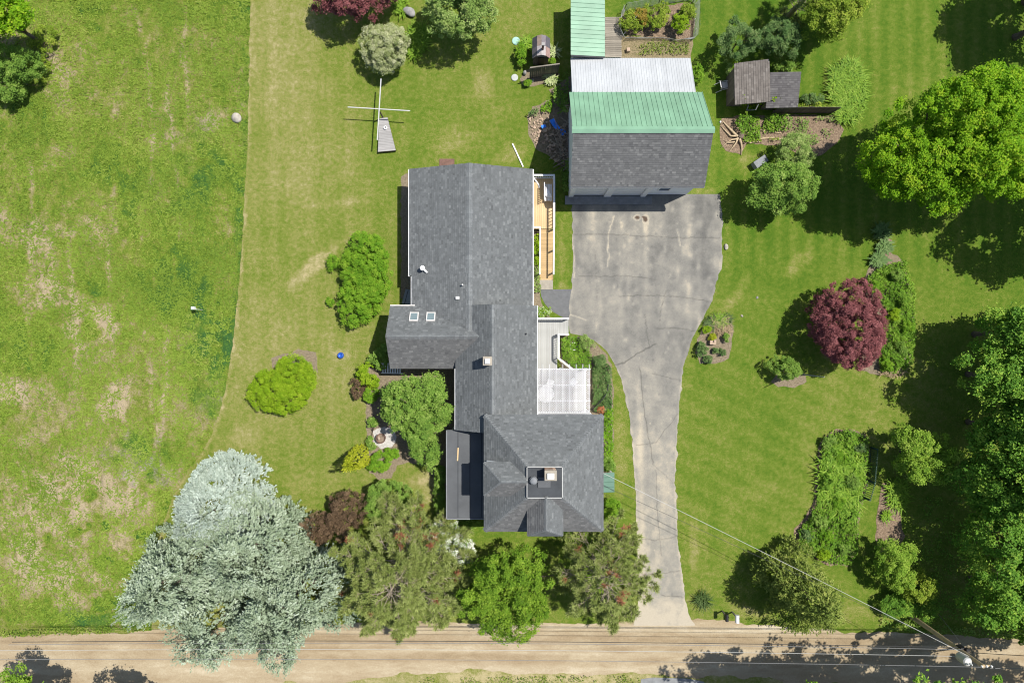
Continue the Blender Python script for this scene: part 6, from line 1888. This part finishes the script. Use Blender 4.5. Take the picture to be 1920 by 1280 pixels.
broad("variegated_willow", [(722, 98, 46, 46, 0, 3), (735, 75, 32, 30, 0, 2.6)], 'pale', "pale cream-green dome shaped willow above the clothes pole", "shrub", cr=.26, L=.11, dens=1.0, lump=.2, shell=.4)
broad("red_tree", [(668, -8, 50, 42, 1, 5.0), (725, -22, 40, 40, .8, 4.6), (620, -15, 34, 36, .8, 4.4)], 'purple', "dark red tree at the lawn's north edge", "tree", cr=.34, L=.15, trunk=.11, lump=.4)
broad("north_tree", [(866, 18, 58, 52, 1.2, 5.6), (840, -5, 46, 50, 1.2, 5), (900, -5, 34, 50, 1.2, 5)], 'grey', "grey-green tree beside the grey boulder", "tree", cr=.36, L=.16, trunk=.12, lump=.4)
broad("corner_tree", [(10, 18, 52, 42, 2, 7), (-30, 30, 60, 60, 2, 8)], 'maple', "bright yellow-green tree at the meadow's north corner", "tree", cr=.45, L=.2, trunk=.16, lump=.4)
broad("corner_bush", [(40, 125, 42, 34, 0, 3.2), (15, 165, 36, 30, 0, 2.6)], 'mid', "green bush south of the corner tree in the meadow", "bush", cr=.32, L=.14, dens=.8)
broad("corner_bush", [(82, 78, 32, 34, 0, 1.4), (70, 130, 22, 24, 0, 1.2)], 'yellow', "low yellowish scrub between corner bush and open meadow", "bush", cr=.26, L=.13, dens=.35)
broad("road_tree", [(22, 1300, 45, 42, 3, 8), (70, 1310, 30, 34, 3, 7)], 'bright', "bright green tree south of the road near the meadow end", "tree", cr=.42, L=.18, trunk=.16, base=(-31, -26.6, 0))
broad("road_tree", [(219, 1345, 52, 46, 3, 9)], 'forest', "tree south of the road below the silver spruces", "tree", cr=.5, L=.24, trunk=.16, base=(-26, -26.8, 0))
for px, py, lab in ((1512, 1322, "bright leafed tree leaning over the road south of the cedar"), (1652, 1326, "bright leafed tree leaning over the road between cedar and pole")):
    broad("road_tree", [(px, py, 44, 42, 5, 10), (px + 60, py + 22, 46, 40, 5, 11)], 'maple', lab, "tree", cr=.5, L=.22, trunk=.16, base=(G(px, 0, 6).x + .6, -26.6, 0))
for k, lab in enumerate(("tall tree south of the road shading it below the cedar", "tall tree south of the road shading it left of the pole", "tall tree south of the road shading the pole's wires", "tall tree south of the road just past the transformer", "tall tree south of the road beyond the pole", "tall tree south of the road farthest past the pole")):
    px = 1600 + k * 118
    broad("road_tree", [(px, 1348, 78, 62, 8, 13), (px + 60, 1352, 66, 60, 8, 12)], 'forest', lab, "tree", cr=.5, L=.3, trunk=.22, group="tall trees south of the road", dens=.5, lump=.5, base=(G(px, 0, 10).x + .5, -27.0, 0))
# beds ------------------------------------------------------------------------
leafy_cover("perennials", [(1539, 832), (1560, 810), (1590, 806), (1622, 818), (1624, 850), (1616, 920), (1606, 965), (1604, 1030), (1588, 1056), (1555, 1054), (1515, 1038), (1494, 1016), (1494, 994), (1512, 972), (1527, 945), (1534, 890)], 'cover', "tangled green perennials filling the long curved bed", "perennials", .5, .14, 420, lumps=2.2)
ground_cover("daylilies", [(1540, 850), (1565, 830), (1600, 840), (1618, 860), (1610, 925), (1600, 965), (1570, 960), (1535, 940), (1534, 890)], 'blade', "arching daylily leaves in the widest part of the long bed", "daylilies", 26, 8, .55, .035)
LB = "perennial clumps in the long bed"
rngb = np.random.default_rng(77)
for px, py, r_, lf, lab in ((1552, 826, 13, 'mid', "clump at the rounded north-west end of the long bed"), (1590, 817, 14, 'cover', "clump at the north tip of the long bed"), (1612, 838, 12, 'dark', "darker clump beside the top of the picket fence"),
        (1575, 858, 15, 'hedge', "bright clump just below the long bed's north tip"), (1550, 905, 14, 'cover', "clump on the lawn edge halfway down the long bed"), (1598, 905, 15, 'mid', "clump beside the middle of the picket fence"),
        (1572, 942, 15, 'hedge', "bright clump in the narrow waist of the long bed"), (1535, 978, 15, 'mid', "clump where the long bed bends towards the lawn"), (1590, 985, 15, 'cover', "clump below the end of the picket fence"),
        (1512, 1003, 14, 'dark', "dark clump at the long bed's bulge nearest the lawn"), (1552, 1008, 17, 'hedge', "large bright clump in the south of the long bed"), (1583, 1030, 15, 'mid', "clump in the long bed closest to the mulched strip"),
        (1545, 1040, 13, 'lime', "yellow-green clump at the long bed's south end by the cedar"), (1524, 1024, 11, 'cover', "small clump between bulge and cedar in the long bed")):
    broad("perennial_clump", [(px, py, r_, r_ * rngb.uniform(.8, 1.15), 0, rngb.uniform(.7, 1.15))], lf, lab, "plant", cr=.17, L=.12, dens=.8, group=LB, lump=.4)
ground_cover("daylilies", [(1562, 135), (1580, 122), (1600, 124), (1614, 145), (1612, 190), (1600, 226), (1575, 228), (1560, 205), (1556, 165)], 'blade', "oblong clump of daylily leaves at the end of the vine fence", "daylilies", 55, 8, .55, .028)
leafy_cover("perennials", [(1622, 520), (1650, 500), (1692, 490), (1710, 545), (1714, 620), (1704, 686), (1680, 700), (1648, 694), (1640, 640), (1665, 590), (1640, 555), (1620, 545)], 'cover', "green leafy perennials behind the dark red maple", "perennials", .5, .14, 500)
for px, py, r_, lf, lab in ((1640, 535, 13, 'hedge', "bright clump at the red maple bed's lawn tip"), (1680, 515, 14, 'mid', "clump at the top of the red maple bed"), (1695, 560, 14, 'cover', "clump on the outer edge of the red maple bed"),
        (1700, 610, 13, 'hedge', "clump at the widest outer edge of the red maple bed"), (1690, 655, 14, 'mid', "clump near the bottom outer edge of the red maple bed"), (1665, 685, 13, 'hedge', "bright clump beside the dry stems by the red maple"), (1675, 590, 12, 'lime', "yellow-green clump touching the red maple")):
    broad("perennial_clump", [(px, py, r_, r_, 0, .95)], lf, lab, "plant", cr=.17, L=.12, dens=.8, group="perennial clumps behind the red maple", lump=.4)
ground_cover("perennial_blades", [(1650, 690), (1700, 680), (1690, 704), (1655, 704)], 'straw', "dry straw coloured stems by the red maple's bed", "dry stems", 40, 6, .3, .02)
leafy_cover("perennials", [(1052, 632), (1080, 630), (1106, 660), (1108, 690), (1080, 692), (1055, 672)], 'cover', "mixed green plants inside the diagonal railing", "perennials", .5, .13, 480)
leafy_cover("perennials", [(1110, 690), (1132, 672), (1144, 690), (1147, 760), (1142, 770), (1112, 770)], 'dark', "darker green perennials alongside the pergola", "perennials", .55, .14, 480)
leafy_cover("perennials", [(1131, 770), (1148, 765), (1149, 880), (1132, 882)], 'hedge', "bright green leaves along the east wall of the house", "perennials", .5, .13, 480)
broad("dark_shrub", [(1124, 677, 13, 12, 0, 1)], 'dark', "dark green dome shrub at the driveway bend", "shrub", cr=.17, L=.1)
broad("grey_shrub", [(1098, 642, 15, 16, 0, .9)], 'grey', "grey-green shrub next to the ring planter", "shrub", cr=.17, L=.09)
broad("coral_shrub", [(1127, 767, 8, 6, 0, .7)], 'coral', "small orange-red plant beside the pergola corner", "plant", cr=.13, L=.09)
broad("corner_shrub", [(1147, 955, 17, 28, 0, 1.4)], 'hedge', "bright green shrub below the small green porch roof", "shrub", cr=.2, L=.1)
broad("corner_shrub", [(1143, 872, 12, 14, 0, 1.2)], 'mid', "green shrub above the small green porch roof", "shrub", cr=.18, L=.1)
leafy_cover("perennials", [(1001, 440), (1012, 440), (1012, 500), (1001, 500)], 'lime', "yellow-green plants between house wall and ramp", "perennials", .6, .14, 420)
leafy_cover("perennials", [(1001, 500), (1012, 500), (1014, 548), (1003, 548)], 'grey', "grey-green plants at the foot of the ramp", "perennials", .4, .12, 350)
broad("white_flower_bush", [(1010, 585, 12, 13, 0, .9), (1022, 588, 10, 9, 0, .7)], 'bright', "green bush with small white flowers beside the path", "bush", cr=.16, L=.1, extra=('blossom', .16, "blossom"))
leafy_cover("perennials", [(1380, 222), (1470, 218), (1470, 245), (1440, 250), (1420, 262), (1395, 268), (1385, 250), (1375, 232)], 'cover', "green perennials filling the barn garden bed's west end", "perennials", .55, .15, 360, thresh=.36)
leafy_cover("perennials", [(1470, 218), (1560, 222), (1560, 255), (1500, 285), (1470, 275)], 'grey', "sparse grey-green sprouts over the mulch of the barn bed", "perennials", .4, .13, 240, thresh=.5)
leafy_cover("perennials", [(1405, 264), (1466, 258), (1466, 264), (1410, 268)], 'yellow', "yellowish low plants between the bleached logs", "perennials", .25, .11, 260, thresh=.4)
leafy_cover("vine", [(1376, 193), (1446, 189), (1448, 199), (1440, 205), (1378, 206)], 'lime', "yellow-green vine draping the old shed's south wall", "vine", 1.7, .15, 420)
leafy_cover("vine", [(1446, 201), (1500, 203), (1566, 205), (1566, 211), (1447, 211)], 'yellow', "yellow-green vine along the top of the board fence", "vine", 1.25, .13, 420)
leafy_cover("vine", [(1368, 122), (1376, 120), (1377, 200), (1370, 200)], 'lime', "vine leaves climbing the west edge of the old shed", "vine", 1.4, .13, 240, thresh=.4)
broad("shade_plant", [(1526, 186, 22, 9, 0, .8)], 'dark', "dark leafy plant behind the vine fence", "plant", cr=.18, L=.13)
broad("shed_shrub", [(1472, 125, 26, 9, 0, 1)], 'mid', "loose shrub along the old shed's north side", "shrub", cr=.2, L=.12, dens=.7)
broad("shed_shrub", [(1366, 128, 8, 14, 0, 1)], 'grey', "thin shrub at the lounge chair end of the old shed", "shrub", cr=.18, L=.1, dens=.6)
VB = "bushes in the vegetable plot"
for px, py, r_, lf, lab in ((1188, 40, 20, 'yellow', "yellow bush nearest the boardwalk in the netted plot"), (1205, 34, 15, 'amber', "amber tinged bush second from the boardwalk"), (1230, 34, 24, 'yellow', "largest yellow-green bush in the middle of the netted plot"),
                            (1276, 45, 15, 'lime', "lime bush at the lower end of the netted plot"), (1286, 20, 14, 'yellow', "yellow bush in the far corner of the netted plot")):
    broad("plot_bush", [(px, py, r_ * 1.25, r_ * 1.1, 0, 1.4)], lf, lab, "bush", cr=.2, L=.11, dens=.8, group=VB)
leafy_cover("weeds", [(1200, 74), (1290, 78), (1292, 104), (1190, 104)], 'meadow', "patchy weeds over the dry bed north of the galvanised roof", "weeds", .2, .1, 220, thresh=.42)
broad("roof_side_shrub", [(1308, 140, 11, 17, 0, 1.2)], 'hedge', "green shrub at the corner of the galvanised addition", "shrub", cr=.19, L=.12)
ground_cover("daylilies", [(768, 60), (790, 50), (803, 66), (795, 90), (776, 110), (765, 100)], 'blade', "strip of daylily leaves between the pale willow and boulder", "daylilies", 50, 7, .5, .03)
ground_cover("daylilies", [(745, 5), (760, 0), (762, 25), (748, 30)], 'blade', "few daylily leaves beside the red tree", "daylilies", 50, 7, .4, .03)
broad("play_bush", [(978, 104, 12, 18, 0, 1.2)], 'hedge', "bright round bush on the west side of the playhouse", "bush", cr=.17, L=.11)
tuft("lily_clump", 990, 83, .4, 'blade', "spreading lily clump at the playhouse's north-west corner", "plant", .42, 34, 7, .035)
broad("ball_shrub", [(988, 156, 8, 7, 0, .6)], 'hedge', "small clipped ball shrub below the dark fence panel", "shrub", cr=.12, L=.07)
tuft("variegated_hosta", 1032, 150, .5, 'cream', "cream edged hosta at the foot of the dark fence panel", "hosta", .4, 30, 7, .05)
tuft("variegated_hosta", 1039, 100, .35, 'cream', "cream edged plant east of the playhouse", "hosta", .4, 18, 6, .05)
broad("shade_plant", [(1036, 116, 7, 6, 0, .6)], 'hedge', "little bright plant between playhouse and fence panel", "plant", cr=.12, L=.09)
leafy_cover("perennials", [(1012, 205), (1030, 190), (1036, 195), (1034, 210), (1018, 213)], 'hedge', "green leaves at the top of the stone bed", "perennials", .5, .13, 420)
leafy_cover("perennials", [(988, 220), (1000, 206), (1012, 208), (1004, 220)], 'dark', "dark green leaves at the west tip of the stone bed", "perennials", .4, .12, 400)
leafy_cover("shade_plants", [(1040, 150), (1065, 140), (1065, 215), (1045, 215), (1036, 190)], 'mid', "shaded undergrowth along the lean-to wall", "undergrowth", .6, .15, 300, thresh=.4)
leafy_cover("shade_plants", [(1050, 300), (1068, 300), (1068, 362), (1056, 362)], 'mid', "shaded weeds along the garage's west wall", "undergrowth", .5, .14, 300, thresh=.4)
tuft("hosta", 1643, 488, .5, 'hosta', "large blue-green hosta nearest the red maple's bed", "hosta", .45, 34, 7, .075)
tuft("hosta", 1655, 462, .5, 'hosta', "blue-green hosta just above the largest hosta", "hosta", .42, 30, 7, .07)
tuft("hosta", 1650, 435, .6, 'hosta', "shaded hosta under the big maple's edge", "hosta", .45, 34, 7, .07)
# island bed
tuft("spiky_clump", 1333, 604, .42, 'darkgrass', "spiky dark green clump at the island bed's driveway side", "plant", .36, 26, 7, .03, 1.1)
tuft("spiky_clump", 1349, 598, .42, 'blade', "spiky green clump at the top of the island bed", "plant", .36, 22, 7, .03, 1.1)
tuft("spiky_clump", 1362, 599, .4, 'darkgrass', "spiky dark clump in the island bed's lawn side corner", "plant", .34, 22, 7, .03, 1.1)
ground_cover("dead_leaves", [(1335, 608), (1368, 600), (1370, 625), (1345, 628)], 'straw', "withered straw blades in the middle of the island bed", "dry leaves", 60, 6, .35, .025)
broad("island_shrub", [(1325, 618, 9, 8, 0, .6)], 'lime', "pale lime tuft on the island bed's driveway edge", "shrub", cr=.12, L=.08)
broad("island_shrub", [(1336, 632, 9, 7, 0, .5)], 'gold', "golden dwarf shrub above the stone seat", "shrub", cr=.12, L=.07)
broad("island_shrub", [(1317, 653, 11, 14, 0, .8)], 'dark', "largest dark shrub beside the stone seat", "shrub", cr=.15, L=.09)
broad("island_shrub", [(1328, 673, 9, 8, 0, .6)], 'dark', "dark shrub at the bottom of the island bed", "shrub", cr=.13, L=.08)
broad("island_shrub", [(1341, 657, 9, 5, 0, .5)], 'dark', "flat dark shrub just below the stone seat", "shrub", cr=.12, L=.08)
broad("island_shrub", [(1355, 660, 6, 8, 0, .5)], 'dark', "small dark shrub at the lawn side of the island bed", "shrub", cr=.12, L=.08)
broad("island_shrub", [(1361, 632, 7, 8, 0, .6)], 'mid', "green shrub on the island bed's lawn side edge", "shrub", cr=.12, L=.08)
# mulched strip
ground_cover("daylilies", [(1662, 902), (1692, 905), (1697, 930), (1685, 952), (1668, 942)], 'blade', "daylily clump in the mulched strip under the light tree", "daylilies", 50, 7, .5, .03)
tuft("mulch_plant", 1658, 966, .4, 'blade', "small leafy clump lower in the mulched strip", "plant", .4, 24, 7, .03)
leafy_cover("weeds", [(1720, 930), (1800, 930), (1820, 1160), (1730, 1160)], 'forest', "dark undergrowth on the ground beneath the east grove", "undergrowth", .25, .13, 60, thresh=.45)
leafy_cover("verge_weeds", [(1650, 1150), (1700, 1160), (1800, 1175), (1920, 1170), (1920, 1195), (1760, 1186), (1650, 1176)], 'mid', "weeds along the shaded road verge", "weeds", .3, .14, 130, thresh=.35)
leafy_cover("verge_weeds", [(0, 1180), (290, 1165), (290, 1180), (0, 1192)], 'meadow', "weeds along the meadow's road verge", "weeds", .25, .12, 200, thresh=.3)
leafy_cover("verge_weeds", [(800, 1268), (1200, 1264), (1200, 1290), (760, 1290)], 'meadow', "dry weeds on the verge south of the road", "weeds", .15, .1, 150, thresh=.4)
